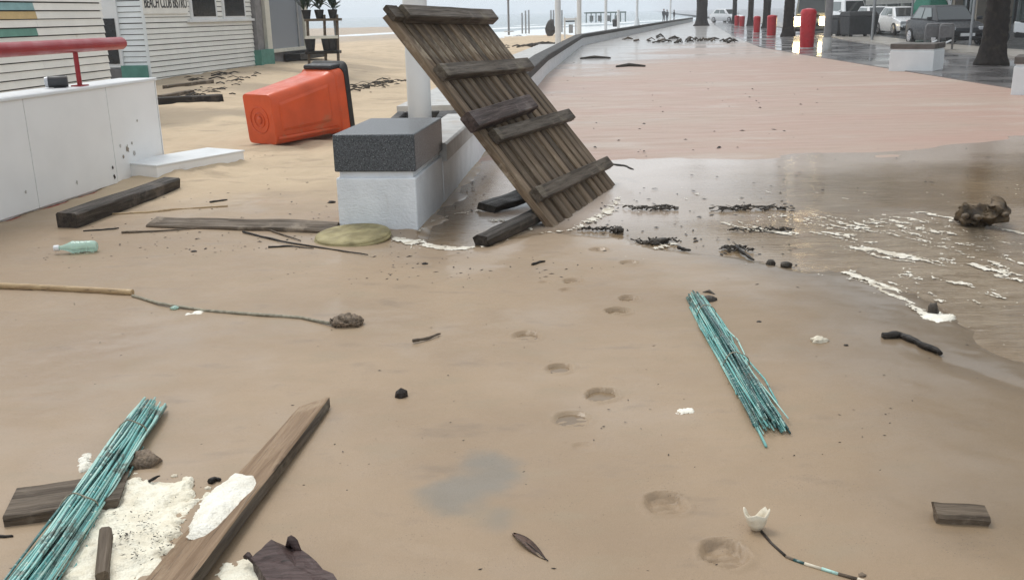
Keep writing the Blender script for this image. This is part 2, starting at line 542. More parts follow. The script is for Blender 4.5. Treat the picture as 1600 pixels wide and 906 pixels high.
# ------------------------------------------------------------------ setting: wall line, ground sheets
WL = [(-.56, 8.1), (1.02, 25.2), (2.0, 33.5), (3.55, 46.5), (6.0, 56.5), (16.3, 98), (24, 128), (45, 200)]
RE = [(9.2, 2), (9.3, 17.6), (9.76, 30.8), (10.2, 39.8), (13.2, 58), (20.5, 98), (27, 130), (48, 200)]
def interp(pl, y):
    return float(np.interp(y, [p[1] for p in pl], [p[0] for p in pl]))
wat_px = [(638, 372), (660, 384), (700, 391), (760, 388), (800, 377), (860, 366), (960, 376), (1080, 397), (1200, 416), (1330, 434), (1400, 470), (1470, 508), (1600, 572)]
WP = [G(*p).to_2d() for p in wat_px] + [Vector((9, 3.0)), Vector((9, 30)), Vector((1.45, 30)), Vector((-.52, 8.2)), Vector((-.67, 7.1))]
def poly_sd(X, Y, P):
    """signed distance, positive inside"""
    n = len(P)
    d = np.full(X.shape, 1e9)
    ins = np.zeros(X.shape, bool)
    for i in range(n):
        ax, ay = P[i]
        bx, by = P[(i + 1) % n]
        ex, ey = bx - ax, by - ay
        t = np.clip(((X - ax) * ex + (Y - ay) * ey) / (ex * ex + ey * ey), 0, 1)
        d = np.minimum(d, np.hypot(X - ax - t * ex, Y - ay - t * ey))
        c = ((ay > Y) != (by > Y)) & (X < (bx - ax) * (Y - ay) / (by - ay + 1e-12) + ax)
        ins ^= c
    return np.where(ins, d, -d)
def vnoise(X, Y, s, seed):
    """smooth value noise, numpy"""
    rs = np.random.RandomState(seed)
    tab = rs.rand(256, 256)
    x, y = X * s + 1000.3, Y * s + 1000.7
    xi, yi = np.floor(x).astype(int), np.floor(y).astype(int)
    u, v = x - xi, y - yi
    u, v = u * u * (3 - 2 * u), v * v * (3 - 2 * v)
    g = lambda a, b: tab[(xi + a) % 256, (yi + b) % 256]
    return (g(0, 0) * (1 - u) + g(1, 0) * u) * (1 - v) + (g(0, 1) * (1 - u) + g(1, 1) * u) * v - .5
def fbm(X, Y, s, seed, o=4):
    r_ = 0
    for k in range(o):
        r_ = r_ + vnoise(X, Y, s * 2 ** k, seed + k) / 2 ** k
    return r_
def nsm(a, b, x):
    t = np.clip((x - a) / (b - a), 0, 1)
    return t * t * (3 - 2 * t)
def grid_mesh(name, X, Y, Z, attrs=None, keep=None):
    ny, nx = X.shape
    co = np.stack([X, Y, Z], -1).reshape(-1, 3)
    idx = np.arange(nx * ny).reshape(ny, nx)
    q = np.stack([idx[:-1, :-1], idx[:-1, 1:], idx[1:, 1:], idx[1:, :-1]], -1).reshape(-1, 4)
    if keep is not None:
        kk = keep[:-1, :-1] & keep[:-1, 1:] & keep[1:, 1:] & keep[1:, :-1]
        q = q[kk.reshape(-1)]
    me = bpy.data.meshes.new(name)
    me.vertices.add(len(co))
    me.vertices.foreach_set('co', co.astype(np.float32).ravel())
    me.loops.add(q.size)
    me.loops.foreach_set('vertex_index', q.astype(np.int32).ravel())
    me.polygons.add(len(q))
    me.polygons.foreach_set('loop_start', np.arange(0, q.size, 4, dtype=np.int32))
    me.polygons.foreach_set('use_smooth', np.ones(len(q), bool))
    me.update(calc_edges=True)
    for k, a in (attrs or {}).items():
        at = me.attributes.new(k, 'FLOAT', 'POINT')
        at.data.foreach_set('value', a.astype(np.float32).ravel())
    return me
def lines(*segs):
    r_ = []
    for a, b, n in segs:
        r_ += list(np.linspace(a, b, n, endpoint=False))
    return np.array(r_ + [segs[-1][1]])
FOOT = [  # pixel x, pixel y, size, depth, heading
    (940, 622, 1.0, 1.1, .1), (893, 658, 1.0, .5, .3), (874, 579, .9, .9, -.1), (824, 529, 1.1, .6, .0), (965, 491, .95, .9, .1), (983, 471, .9, .7, .1),
    (896, 443, .9, .6, .2), (886, 457, .7, .4, 0), (937, 394, 1.0, .6, .1), (985, 415, .9, .6, 0), (1040, 794, 1.05, .8, .25), (1130, 873, 1.1, 1.0, .0),
    (852, 445, .6, .3, .2), (910, 704, .6, .25, 0)]
def sand_z(X, Y):
    wx = np.interp(Y, [p[1] for p in WL], [p[0] for p in WL])
    z = .014 + .010 * fbm(X, Y, .9, 3) + .004 * fbm(X, Y, 5, 9)
    land = nsm(.1, .8, wx - .35 - X + 0 * Y) * nsm(7.5, 10, Y)
    z = z + .40 * nsm(12.5, 25, Y) * nsm(-2.2, -6.5, X)
    z = z + land * (.07 * fbm(X, Y, .45, 21) + .05 * fbm(X, Y * 1.6, 1.4, 5) + .03 * fbm(X, Y, 4.2, 6, 3) + .02)
    def bank(cx, cy, dx, dy, hl, hw, h, wd, seed):
        a_, b_ = (X - cx) * dx + (Y - cy) * dy, -(X - cx) * dy + (Y - cy) * dx
        q = np.hypot(np.maximum(np.abs(a_) - hl, 0), np.maximum(np.abs(b_) - hw, 0))
        return h * np.exp(-q / wd) * (.9 + 1.2 * fbm(X, Y, 2.5, seed))
    z = z + bank(-.93, 7.58, .112, .994, .55, .3, .05, .10, 7) * nsm(-.55, -.95, X)
    z = z + bank(-4.2, 7.2, .152, .988, 3.4, .2, .012, .12, 8)
    z = z + bank(-3.37, 9.95, .52, .854, .5, .28, .06, .14, 9)
    dsea = (X + 18) * -.869 + (Y - 109) * .494
    z = z - 1.35 * nsm(-62, 6, dsea)
    return z
xs = lines((-90, -20, 40), (-20, -6, 70), (-6, -3.2, 70), (-3.2, 2.9, 430), (2.9, 6.5, 60))
ys = lines((1.0, 2.2, 24), (2.2, 6.4, 400), (6.4, 12, 150), (12, 30, 120), (30, 70, 70), (70, 230, 60))
X, Y = np.meshgrid(xs, ys)
Z = sand_z(X, Y)
sdw = poly_sd(X, Y, WP) + .16 * fbm(X, Y, 2.2, 33) + .05 * fbm(X, Y, 9, 13)
wxg = np.interp(Y, [p[1] for p in WL], [p[0] for p in WL])
dip = nsm(-.06, .34, sdw) * nsm(-.9, -.62, X)
Z = Z - .065 * dip
prom_side = (X > wxg - .22) & (Y > 8.15)
Z = np.where(prom_side & (sdw > .2), -.11, Z)
dfoot = np.zeros_like(X)
for px, py, s, dp, hd in FOOT:
    c = G(px, py)
    m_ = (np.abs(X - c.x) < .3) & (np.abs(Y - c.y) < .3)
    x_, y_ = X[m_] - c.x, Y[m_] - c.y
    ca, sa = math.cos(hd), math.sin(hd)
    u_, v_ = (x_ * ca + y_ * sa) / (.066 * s), (-x_ * sa + y_ * ca) / (.070 * s)
    wob = 1 + .25 * fbm(X[m_], Y[m_], 14, int(px))
    r2 = np.sqrt(u_ ** 2 + v_ ** 2) * wob
    fl_ = np.clip(1.15 + .5 * v_, .35, 1.5)
    d_ = -.017 * dp * fl_ * (1 - nsm(.84, 1.0, r2)) + .008 * dp * np.exp(-((r2 - 1.08) / .13) ** 2)
    d_ += .016 * dp * fbm(X[m_], Y[m_], 30, int(py), 3) * (1 - nsm(.7, 1.25, r2)) + .006 * dp * np.sin(v_ * 10 + 2 * u_ * u_) * (1 - nsm(.6, .9, r2))
    Z[m_] += d_
# shallow drag marks and a scour round the loose things
for (a, b, wd, dp) in [((560, 860), (860, 900), .05, .006), ((1450, 560), (1600, 610), .07, .006), ((1380, 770), (1590, 880), .06, .004), ((300, 470), (470, 430), .05, .004)]:
    A, B = G(*a), G(*b)
    ex, ey = B.x - A.x, B.y - A.y
    t = np.clip(((X - A.x) * ex + (Y - A.y) * ey) / (ex * ex + ey * ey), 0, 1)
    dd = np.hypot(X - A.x - t * ex, Y - A.y - t * ey) + .03 * fbm(X, Y, 6, 61)
    Z -= dp * np.exp(-(dd / wd) ** 2)
dry = np.clip(nsm(7.2, 9.6, Y + .9 * fbm(X, Y, .6, 71)) * nsm(-.2, -.9, X - np.where(Y > 8, wxg + .4, .2)), 0, 1)
dsea = (X + 18) * -.869 + (Y - 109) * .494
dry = dry * (1 - .75 * nsm(-18, -2, dsea))
cs = G(745, 765)
silt = nsm(1.15, .35, np.hypot((X - cs.x) / .17, (Y - cs.y) / .26) + .9 * fbm(X, Y, 5, 81)) * .85
silt = np.clip(silt + .75 * nsm(.0, .45, fbm(X * .7, Y, .9, 83) + .25) * nsm(-2.6, -4.2, X) * nsm(12.5, 15, Y) * nsm(40, 30, Y), 0, 1)
gully = np.clip(nsm(.7, 2.0, X + .45 * fbm(X, Y, 1.2, 91)) * .8 + .6 * nsm(-.5, .15, sdw) * nsm(.6, 1.6, X), 0, 1)
tag(mk('sand', grid_mesh('sand', X, Y, Z, dict(dry=dry, silt=silt, gully=gully, shore=nsm(-.7, .1, sdw))), M['sand']), kind='structure')

# promenade
vs = np.linspace(0, 1, 70)
yp = lines((3.2, 14, 90), (14, 50, 110), (50, 200, 60))
XL = np.interp(yp, [p[1] for p in WL], [p[0] for p in WL])
XL = np.where(yp < 8.1, -.75, XL)
XR = np.interp(yp, [p[1] for p in RE], [p[0] for p in RE])
X = XL[:, None] + (XR - XL)[:, None] * vs[None]
Y = np.repeat(yp[:, None], len(vs), 1)
edge = 11.0 + 2.4 * fbm(X, Y, .22, 15) + .8 * fbm(X * .6, Y, 1.3, 4)
Z = -.045 + .062 * nsm(-2.2, 2.0, Y - edge) + .004 * fbm(X, Y, .7, 8) + .010 * fbm(X * .5, Y, 2.6, 14, 3) * nsm(3.5, .5, np.abs(Y - edge))
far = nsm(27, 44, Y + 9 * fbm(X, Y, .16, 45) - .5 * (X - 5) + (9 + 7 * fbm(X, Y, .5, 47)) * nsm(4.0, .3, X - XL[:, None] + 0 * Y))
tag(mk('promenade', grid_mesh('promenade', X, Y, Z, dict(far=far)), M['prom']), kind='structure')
# flood water lying in the dip
xw = lines((-.74, 3.2, 110), (3.2, 9.1, 60))
yw = lines((3.4, 9, 130), (9, 14.5, 50))
X, Y = np.meshgrid(xw, yw)
fp = [G(*p).to_2d() for p in [(1090, 350), (1300, 335), (1600, 330), (1700, 480), (1600, 560), (1470, 505), (1380, 455), (1250, 400)]]
turb = nsm(-.4, .5, poly_sd(X, Y, fp))
Z = .0005 * fbm(X, Y, 3, 2) + turb * .006 * fbm(X * 1.0, Y * 2.6, 2.5, 19)
wxg = np.where(Y < 8.1, -.62, np.interp(Y, [p[1] for p in WL], [p[0] for p in WL]) + .02)
tag(mk('flood_water', grid_mesh('flood_water', X, Y, Z, dict(turb=turb, shallow=np.clip(nsm(2.4, .6, X - .12 * (Y - 8) + .8 * fbm(X, Y, .7, 23)) * nsm(6.6, 7.6, Y) * nsm(-.45, .3, X - (Y - 8) * .09) + .9 * nsm(-1.5, .3, Y - (11.0 + 2.4 * fbm(X, Y, .22, 15) + .8 * fbm(X * .6, Y, 1.3, 4)) + .8 * fbm(X * .5, Y, 1.5, 29)), 0, 1) * .85), keep=(X > wxg)), M['water']), kind='structure')

def strip(name, lo, hi, z, m, y0=2, y1=200, th=.3, n=40):
    mb = MB()
    rings = []
    for y in np.linspace(y0, y1, n):
        a, b = lo(y), hi(y)
        rings.append([(a, y, z), (b, y, z), (b, y, z - th), (a, y, z - th)])
    return tag(mb.loft(rings).build(name, m), kind='structure')
re_ = lambda y: interp(RE, y)
strip('pavement', lambda y: re_(y) - .02, lambda y: re_(y) + 4.6, .035, M['pave'])
strip('sidewalk', lambda y: re_(y) + 4.6, lambda y: re_(y) + 6.6, .09, M['sidewalk'])
strip('road', lambda y: re_(y) + 6.6, lambda y: 75, -.02, M['asphalt'])
strip('beach_path', lambda y: interp(WL, y) - 2.0, lambda y: interp(WL, y) - .34, .12, M['concrete'], 16, 46.4, .4)
# sea
xa = np.linspace(-1500, 1500, 161)
ya = np.concatenate([np.linspace(20, 320, 120), np.linspace(340, 3500, 40)])
X, Y = np.meshgrid(xa, ya)
X = X * (Y / 3500 * .9 + .1)
dsea = (X + 18) * -.869 + (Y - 109) * .494
Z = -1.0 + .25 * np.exp(-((dsea - 14 - 6 * fbm(X, Y, .05, 1)) / 2.5) ** 2)
surf = np.clip(nsm(6, 0, dsea + 8 * fbm(X, Y, .06, 5)) + np.exp(-((dsea - 14 - 6 * fbm(X, Y, .05, 1)) / 3) ** 2) + .6 * np.exp(-((dsea - 32 - 9 * fbm(X, Y, .04, 2)) / 3) ** 2), 0, 1)
tag(mk('sea', grid_mesh('sea', X, Y, Z, dict(surf=surf)), M['sea']), kind='structure')
# base ground reaching the horizon, inland
MB().add([(40, -20, -.4), (2000, -20, -.4), (2000, 3500, -.4), (500, 3500, -.4), (45, 205, -.4), (40, 120, -.4)], [(0, 1, 2, 3, 4, 5)]).build('ground', M['asphalt'])['kind'] = 'structure'

def GS(px, py, dz=0.0):
    z = 0.0
    for _ in range(8):
        p = G(px, py, z)
        z = float(sand_z(np.array(p.x), np.array(p.y)))
    p.z = z + dz
    return p
# ------------------------------------------------------------------ sea wall, block
def seawall():
    t = thing('sea_wall', 'long low white sea wall with dark coping running beside the promenade', 'wall', (-.5, 8.2, 0))
    o = t.location
    fine = []
    for i in range(len(WL) - 2):
        a, b = Vector((*WL[i], 0)), Vector((*WL[i + 1], 0))
        n = max(1, round((b - a).length / 2.6))
        for k in range(n):
            fine.append((a + (b - a) * (k / n), a + (b - a) * ((k + 1) / n), i))
    rings, face = [], MB()
    for a, b, i in fine + [(fine[-1][1], None, 0)]:
        d = Vector((1, 0, 0))
        rings.append([tuple(a - o), tuple(a + Vector((0, 0, .36)) - o), tuple(a + Vector((-.30, 0, .36)) - o), tuple(a + Vector((-.30, 0, -.15)) - o), tuple(a + Vector((0, 0, -.15)) - o)])
    face.loft(rings).build('wall_face', M['plaster'], t)
    for a, b, i in fine:
        d = (b - a).normalized() * .006
        a, b = a + d - o, b - d - o
        pr = [(.035, .362), (.035, .50), (.02, .515), (-.32, .515), (-.335, .50), (-.335, .362)]
        MB().loft([[(a.x + q[0], a.y, q[1]) for q in pr], [(b.x + q[0], b.y, q[1]) for q in pr]]).build('coping_stone', M['coping' if a.y + o.y > 10.4 else 'concrete'], t)
seawall()
BD = Vector((.113, 1, 0)).normalized()
BE = Vector((1, -.113, 0)).normalized()
def granite_block(name, label, c, dirv, wid, dep, hb, hc, group=None, m_base='plaster', rec=.02):
    t = thing(name, label, 'block', c, (0, 0, math.atan2(-dirv.x, dirv.y)), group)
    MB().box((0, 0, hb / 2 - .1), (wid, dep, hb + .2)).build('base', M[m_base], t, bevel=.012)
    MB().box((0, 0, hb + .02), (wid - .05, dep - .05, .05)).build('joint', M[m_base], t)
    MB().box((0, 0, hb + .045 + hc / 2), (wid + .012, dep + .012, hc)).build('cap', M['granite' if m_base == 'plaster' else 'benchtop'], t, bevel=.012)
    return t
FR = Vector((-.69, 7.0, 0))
bc = FR - BE * .30 + BD * .56
granite_block('stone_block', 'white plastered block with a thick speckled dark granite cap beside the leaning slats', bc, BD, .60, 1.12, .405, .275)

# white pole behind block
pc = DY(656, 178, 13.6)
t = thing('flag_pole', 'thick white pole standing in the sand behind the granite capped block', 'pole', (pc.x, pc.y, .05))
MB().lathe([(.165, 0), (.165, 5.5)], 28).build('shaft', M['pole'], t, 'auto')
MB().lathe([(.19, -.1), (.19, .05), (.175, .06)], 28).build('collar', M['metal'], t, 'auto')
fb = thing('pole_footing', 'dark concrete footing kerb around the foot of the white pole', 'footing', (pc.x, pc.y, 0))
for sx, sy, dx, dy in ((-.31, 0, .12, .9), (.36, 0, .22, .9), (0, .42, .5, .12)):
    MB().box((sx, sy, .07), (dx, dy, .30)).build('kerb_stone', M['coping'], fb, bevel=.02)

# ------------------------------------------------------------------ leaning slatted panel
BL, BRp = Vector((.298, 7.053, .0)), Vector((1.001, 8.85, -.048))
TL = Vector((-.965, 7.49, 1.565))
Wd = (BRp - BL).normalized()
PW = (BRp - BL).length
Ld = (TL - BL)
Ld = (Ld - Wd * Ld.dot(Wd)).normalized()
PL = 2.05
Nn = Wd.cross(Ld).normalized()
if Nn.y > 0 and Nn.dot(CAM - BL) < 0 or Nn.z < 0:
    Nn = -Nn
pt = thing('slatted_panel', 'broken weathered wooden boardwalk panel of narrow slats leaning beside the granite block', 'wood panel', BL)
ns = 12
for i in range(ns):
    u = (i + .5) / ns * PW
    e0 = -.05 + random.uniform(-.03, .03)
    e1 = PL + random.uniform(-.02, .03)
    p0 = BL + Wd * (u + random.uniform(-.006, .006)) + Ld * e0 + Nn * random.uniform(-.008, .006)
    p1 = BL + Wd * (u + random.uniform(-.006, .006)) + Ld * e1 + Nn * random.uniform(-.008, .006)
    plank('slat', p0, p1, PW / ns - random.uniform(.022, .038), .055, Nn, M['pallet'], pt, i * 3.1, 12, .006, .10, .03)
def bar(name, f, u0, u1, wid, th, m, tilt=0, seed=0, lift=0.018):
    p0 = BL + Wd * u0 + Ld * (f * PL)
    p1 = BL + Wd * u1 + Ld * (f * PL + tilt)
    return plank(name, p0, p1, wid, th, Nn, m, pt, seed, 8, .003, .09, .012, shift=lift + .01 + th / 2)
bar('crossbar', .125, .03, PW + .12, .11, .062, M['bar'], 0, 11)
bar('crossbar', .395, .10, PW + .10, .11, .062, M['bar'], .02, 12)
bar('crossbar', .70, .03, PW + .04, .12, .07, M['bar'], .0, 13)
bar('crossbar', .975, .14, PW + .03, .12, .09, M['bar'], .0, 14)
bar('crossbar', .985, -.02, .14, .12, .05, M['bar'], .0, 17)
lb = bar('loose_batten', .47, -.16, 1.25, .14, .09, M['redbar'], .06, 15)
lb['label'] = 'thick reddish batten torn loose across the panel'
for u in (.18, PW - .2):
    p0 = BL + Wd * u + Ld * .05 - Nn * .05
    plank('stringer', p0, BL + Wd * u + Ld * (PL - .05) - Nn * .05, .06, .06, Nn, M['bar'], pt, 20 + u, 6)

# timbers under the panel
plank('timber_offcut', G(752, 378, .03), G(846, 333, .06), .12, .085, (.1, 0, 1), M['greydark'], None, 31, 8, .014, .2, .06)
tag(bpy.context.scene.objects['timber_offcut'], 'soaked dark square timber poking out from under the slatted panel', 'timber')
o = plank('timber_beam', G(760, 325, .03), G(850, 297, .08), .20, .05, (0, -.15, 1), M['darkwood'], None, 32, 8, .014, .12, .05)
tag(o, 'black flat beam lying behind the timber end, deeper under the slatted panel', 'timber')

# ------------------------------------------------------------------ orange wheelie bin
def orange_bin():
    bp = G(412, 226, .06)
    t = thing('wheelie_bin', 'toppled orange plastic wheelie bin with black lid lying on the beach sand', 'bin', (bp.x, bp.y, .05), (0, R(-5), R(54)))
    L = 1.2
    def ring(x, wy, h, r_, z0=0, n=5):
        pts = []
        for cx, cz, a0 in ((wy / 2 - r_, h - r_, 0), (-wy / 2 + r_, h - r_, 90), (-wy / 2 + r_, r_, 180), (wy / 2 - r_, r_, 270)):
            for k in range(n):
                a = R(a0 + 90 * k / (n - 1))
                pts.append((x, cx + r_ * math.cos(a), z0 + cz + r_ * math.sin(a)))
        return pts
    MB().loft([ring(0, .50, .60, .05, .02), ring(.02, .52, .62, .07, .01), ring(.45, .56, .68, .09, -.01), ring(.9, .60, .75, .10, -.03), ring(L - .16, .62, .80, .10, -.05), ring(L - .14, .66, .84, .10, -.07), ring(L - .02, .67, .85, .10, -.075)]).build('body', M['orange'], t, 'auto')
    MB().loft([ring(L - .02, .69, .86, .09, -.08), ring(L + .02, .70, .90, .09, -.08), ring(L + .06, .68, .92, .09, -.07), ring(L + .11, .52, .76, .09, .0)]).build('lid', M['blackpl'], t, 'auto')
    MB().box((L - .06, 0, .79), (.20, .52, .07)).build('hinge', M['blackpl'], t, bevel=.03)
    for s in (-1,):
        MB().loft([[(.10, s * .266, .16), (.92, s * .306, .14), (.92, s * .306, .62), (.10, s * .266, .52)], [(.13, s * .282, .20), (.89, s * .320, .18), (.89, s * .320, .58), (.13, s * .282, .48)]]).build('side_panel', M['orange'], t, bevel=.01)
        MB().tube([(.03, s * .27, .09), (.5, s * .30, .07), (.98, s * .325, .05)], .022, 8).build('side_rib', M['orange'], t, True)
    b = MB()
    for r_ in (.16, .09):
        pts = [(-.004, r_ * math.cos(2 * math.pi * k / 24), .31 + r_ * math.sin(2 * math.pi * k / 24)) for k in range(25)]
        b.tube(pts, .007, 6, False)
    b.build('base_ring', M['orange'], t, True)
    MB().lathe([(.05, 0), (.045, .015), (.01, .018)], 16).build('base_boss', M['orange'], t, True).matrix_local = Matrix.Translation((-.002, 0, .31)) @ Euler((0, R(-90), 0)).to_matrix().to_4x4()
orange_bin()

# ------------------------------------------------------------------ terrace wall, rail
A0, A1 = Vector((-4.07, 7.51, 0)), Vector((-3.66, 10.17, 0))
WDir = (A1 - A0).normalized()
WNor = Vector((WDir.y, -WDir.x, 0))
A00 = A1 - WDir * 7.2
t = thing('terrace_wall', 'low terrace wall clad in white panels with a thin red foot strip', 'wall', A1)
M3 = Matrix((( WDir.x, -WNor.x, 0), (WDir.y, -WNor.y, 0), (0, 0, 1)))
mid = (A00 + A1) / 2 - WNor * .19 - A1
MB().box((mid.x, mid.y, .44), (7.2, .34, 1.0), M3).build('wall_core', M['white_panel'], t)
seams = [0, .92, 2.16, 3.4, 4.6, 5.8, 7.2]
for i in range(len(seams) - 1):
    a, b = A1 - WDir * (seams[i] + .004), A1 - WDir * (seams[i + 1] - .004)
    c = (a + b) / 2 - A1 - WNor * .005
    MB().box((c.x, c.y, .505), ((b - a).length, .02, .91), M3).build('panel', M['white_panel'], t, bevel=.003)
c = mid
MB().box((c.x, c.y, .972), (7.26, .42, .028), M3).build('coping', M['white'], t, bevel=.006)
c = mid + WNor * .2
MB().box((c.x, c.y, .018), (7.2, .012, .03), M3).build('foot_strip', M['red'], t)
e1 = WDir * .008 - WNor * .17
MB().box((e1.x, e1.y, .48), (.012, .36, .96), M3).build('end_panel', M['white_panel'], t)
def flake(px, py, r_, m, seed, parent):
    d_ = ray(px, py)
    k_ = (A0 + WNor * .008 - CAM).dot(WNor) / d_.dot(WNor)
    c_ = CAM + d_ * k_ - parent.location
    n_ = 14
    vs_ = []
    for q in range(n_):
        an = 2 * math.pi * q / n_
        rr = r_ * (1 + .9 * nz((math.cos(an), math.sin(an), 0), 2.2, seed))
        vs_.append(c_ + WDir * (rr * math.cos(an)) + Vector((0, 0, rr * 1.3 * math.sin(an))))
    MB().loft([[v for v in vs_], [v + WNor * .003 for v in vs_]]).build('mud_splash', M[m], parent)
for px, py, r_, m_, sd_ in ((199, 233, .022, 'mudstain', 3), (193, 245, .013, 'mudstain', 4), (206, 224, .010, 'mudstain', 5), (188, 228, .012, 'mudstain2', 6), (176, 262, .012, 'darkwood', 7), (179, 276, .014, 'darkwood', 8), (214, 189, .009, 'mudstain', 9), (210, 240, .018, 'mudstain2', 10), (40, 300, .01, 'mudstain2', 11), (120, 285, .012, 'mudstain2', 12)):
    flake(px, py, r_, m_, sd_, t)
# hand rail
rl = thing('hand_rail', 'round red metal hand rail on a thin post above the white terrace wall', 'rail', A1 - WDir * 1.0 - WNor * .1)
def onw(s, z):
    return A1 - WDir * s - WNor * .12 + Vector((0, 0, z)) - rl.location
MB().tube([onw(.30, 1.345), onw(.33, 1.345), onw(7, 1.36)], [.05, .06, .06], 16).build('top_rail', M['red'], rl, 'auto')
for s in (1.13, 4.2):
    MB().tube([onw(s, .985), onw(s, 1.3)], .022, 10).build('post', M['red'], rl, 'auto')
    p = onw(s, .992)
    MB().box(p, (.13, .1, .012), M3).build('base_plate', M['red'], rl)
p = A1 - WDir * 1.32 - WNor * .22
fl = thing('wall_lamp', 'small grey lamp lying on the white terrace wall beside the red post', 'lamp', (p.x, p.y, .986), (0, 0, R(20)))
MB().tube([(-.07, 0, .055), (.09, 0, .055)], .052, 14).build('housing', M['grey'], fl, 'auto')
MB().tube([(-.10, 0, .055), (-.072, 0, .055)], [.045, .05], 14).build('lens', M['lamp_off'], fl, 'auto')
MB().box((.02, 0, .004), (.1, .08, .008)).build('foot', M['grey'], fl)
# white step beyond the wall
s0, s1 = Vector((-3.40, 9.36, 0)), Vector((-2.86, 10.25, 0))
sdv = (s1 - s0).normalized()
snv = Vector((sdv.y, -sdv.x, 0))
c = (s0 + s1) / 2 - snv * .28
st = thing('white_step', 'low white rendered step half buried in sand beyond the terrace wall', 'step', (c.x, c.y, 0))
S3 = Matrix(((sdv.x, -snv.x, 0), (sdv.y, -snv.y, 0), (0, 0, 1)))
MB().box((0, 0, .03), ((s1 - s0).length + .1, .55, .32), S3).build('riser', M['white_panel'], st, bevel=.006)
MB().box((0, 0, .197), ((s1 - s0).length + .12, .57, .012), S3).build('tread', M['white'], st)
# black beam at wall foot
o = plank('timber_beam', G(104, 348, .06) , G(268, 290, .06), .17, .15, (.05, 0, 1), M['greydark'], None, 44, 10, .010, .08, .04)
tag(o, 'thick wet dark square beam lying along the foot of the white terrace wall', 'timber')

# ------------------------------------------------------------------ beach huts
def siding(parent, a, b, z0, z1, pitch, m, n, special=None, thick=.035):
    a, b = Vector(a), Vector(b)
    d = (b - a).normalized()
    L = (b - a).length
    k = 0
    z = z0
    while z < z1:
        prof = [(0, 0), (thick, .0), (thick * .45, pitch - .017), (0, pitch - .017)]
        jz, jn = random.uniform(-.003, .003), random.uniform(0, .004)
        segs = [(0, L)] if not special else special(k, L)
        for sg in segs:
            s0, s1 = sg[0], sg[1]
            mm = sg[2] if len(sg) > 2 else m
            rings = []
            for s in (s0, s1):
                base = a + d * s - parent.location
                rings.append([tuple(base + n * (q[0] + jn) + Vector((0, 0, z + q[1] + jz))) for q in prof])
            MB().loft(rings).build('board', mm, parent)
        z += pitch
        k += 1
# hut A : parallel to the terrace wall
HA0 = DY(-40, 60, 13.6)
HA0.z = 0
HA1 = DY(163, 60, 16.95)
HA1.z = 0
hd = (HA1 - HA0).normalized()
hn = Vector((hd.y, -hd.x, 0))
ha = thing('beach_hut', 'cream clapboard beach hut with a few coloured boards behind the white terrace wall', 'hut', HA1)
rel = lambda v: v - ha.location
MH = Matrix(((hd.x, -hn.x, 0), (hd.y, -hn.y, 0), (0, 0, 1)))
c = rel((HA0 + HA1) / 2 - hn * 1.31)
Lh = (HA1 - HA0).length
MB().box((c.x, c.y, 1.45), (Lh, 2.6, 2.9), MH).build('wall', M['siding_back'], ha)
xcol = Lh * .43
def spA(k, L):
    cm = {9: 'bl_green', 11: 'bl_tan', 12: 'bl_teal', 13: 'siding_w', 14: 'bl_green'}.get(k)
    j = xcol + (k % 3 - 1) * .02
    sh = .0 if k > 8 else .0
    return [(0, j, M[cm] if cm else M['siding']), (j + .003, L)]
siding(ha, HA0, HA1, .28, 2.9, .122, M['siding'], hn, spA)
MB().box((c.x, c.y, 2.98), (Lh + .3, 3.0, .12), MH).build('roof', M['greypost'], ha)
# hut B
HB0 = DY(235, 123, 21.7)
HB1 = DY(398, 95, 27.2)
HB0.z = HB1.z = 0
bd = (HB1 - HB0).normalized()
bn = Vector((bd.y, -bd.x, 0))
hb = thing('beach_hut', 'pale clapboard beach club hut with two dark windows, a lettered board and green plinths', 'hut', HB0)
rel = lambda v: v - hb.location
MBm = Matrix(((bd.x, -bn.x, 0), (bd.y, -bn.y, 0), (0, 0, 1)))
LB = (HB1 - HB0).length
c = rel((HB0 + HB1) / 2 - bn * 2.01)
MB().box((c.x, c.y, 1.6), (LB, 4.0, 3.2), MBm).build('wall', M['siding_back'], hb)
MB().box((c.x, c.y, 3.28), (LB + .4, 4.4, .14), MBm).build('roof', M['greypost'], hb)
siding(hb, HB0, HB1, .22, 3.2, .118, M['siding'], bn)
fd = -bn                                            # front gable runs left from the corner
siding(hb, HB0 + bn * .0 - bd * .0, HB0 + fd * 2.6, .22, 3.2, .118, M['siding_w'], -bd)
p = rel(HB0 + bn * .02 - bd * .02)
MB().box((p.x, p.y, 1.65), (.05, .05, 3.1), MBm).build('corner_trim', M['siding_w'], hb)
def panel_on(name, s0, s1, z0, z1, m, off, th, parent=hb, base=None, d=None, n=None, frame=None, Mx=None):
    base = HB0 if base is None else base
    d = bd if d is None else d
    n = bn if n is None else n
    q = base + d * ((s0 + s1) / 2) + n * off - hb.location
    Mx = MBm if Mx is None else Mx
    o = MB().box((q.x, q.y, (z0 + z1) / 2), (abs(s1 - s0), th, z1 - z0), Mx).build(name, m, parent)
    return o
def s_at(px, base=HB0, d=None):
    d = bd if d is None else d
    lo, hi = -8., 20.
    for _ in range(50):
        m_ = (lo + hi) / 2
        q = base + d * m_ + Vector((0, 0, 1.4)) - CAM
        x = 800 + FPX * q.dot(rt) / q.dot(fw)
        if (x < px) == (d.y >= -.5 and d.x > -.5):
            lo = m_
        else:
            hi = m_
    return (lo + hi) / 2
for (x0, x1) in ((300, 335), (350, 380)):
    a, b = s_at(x0), s_at(x1)
    fo = panel_on('window', a - .09, b + .09, 1.56, 2.9, M['white'], .045, .05)
    g = panel_on('pane', a, b, 1.63, 2.83, M['dark'], .062, .03)
    g.parent = fo
panel_on('window_sill', s_at(292), s_at(398), 1.50, 1.56, M['white'], .06, .07)
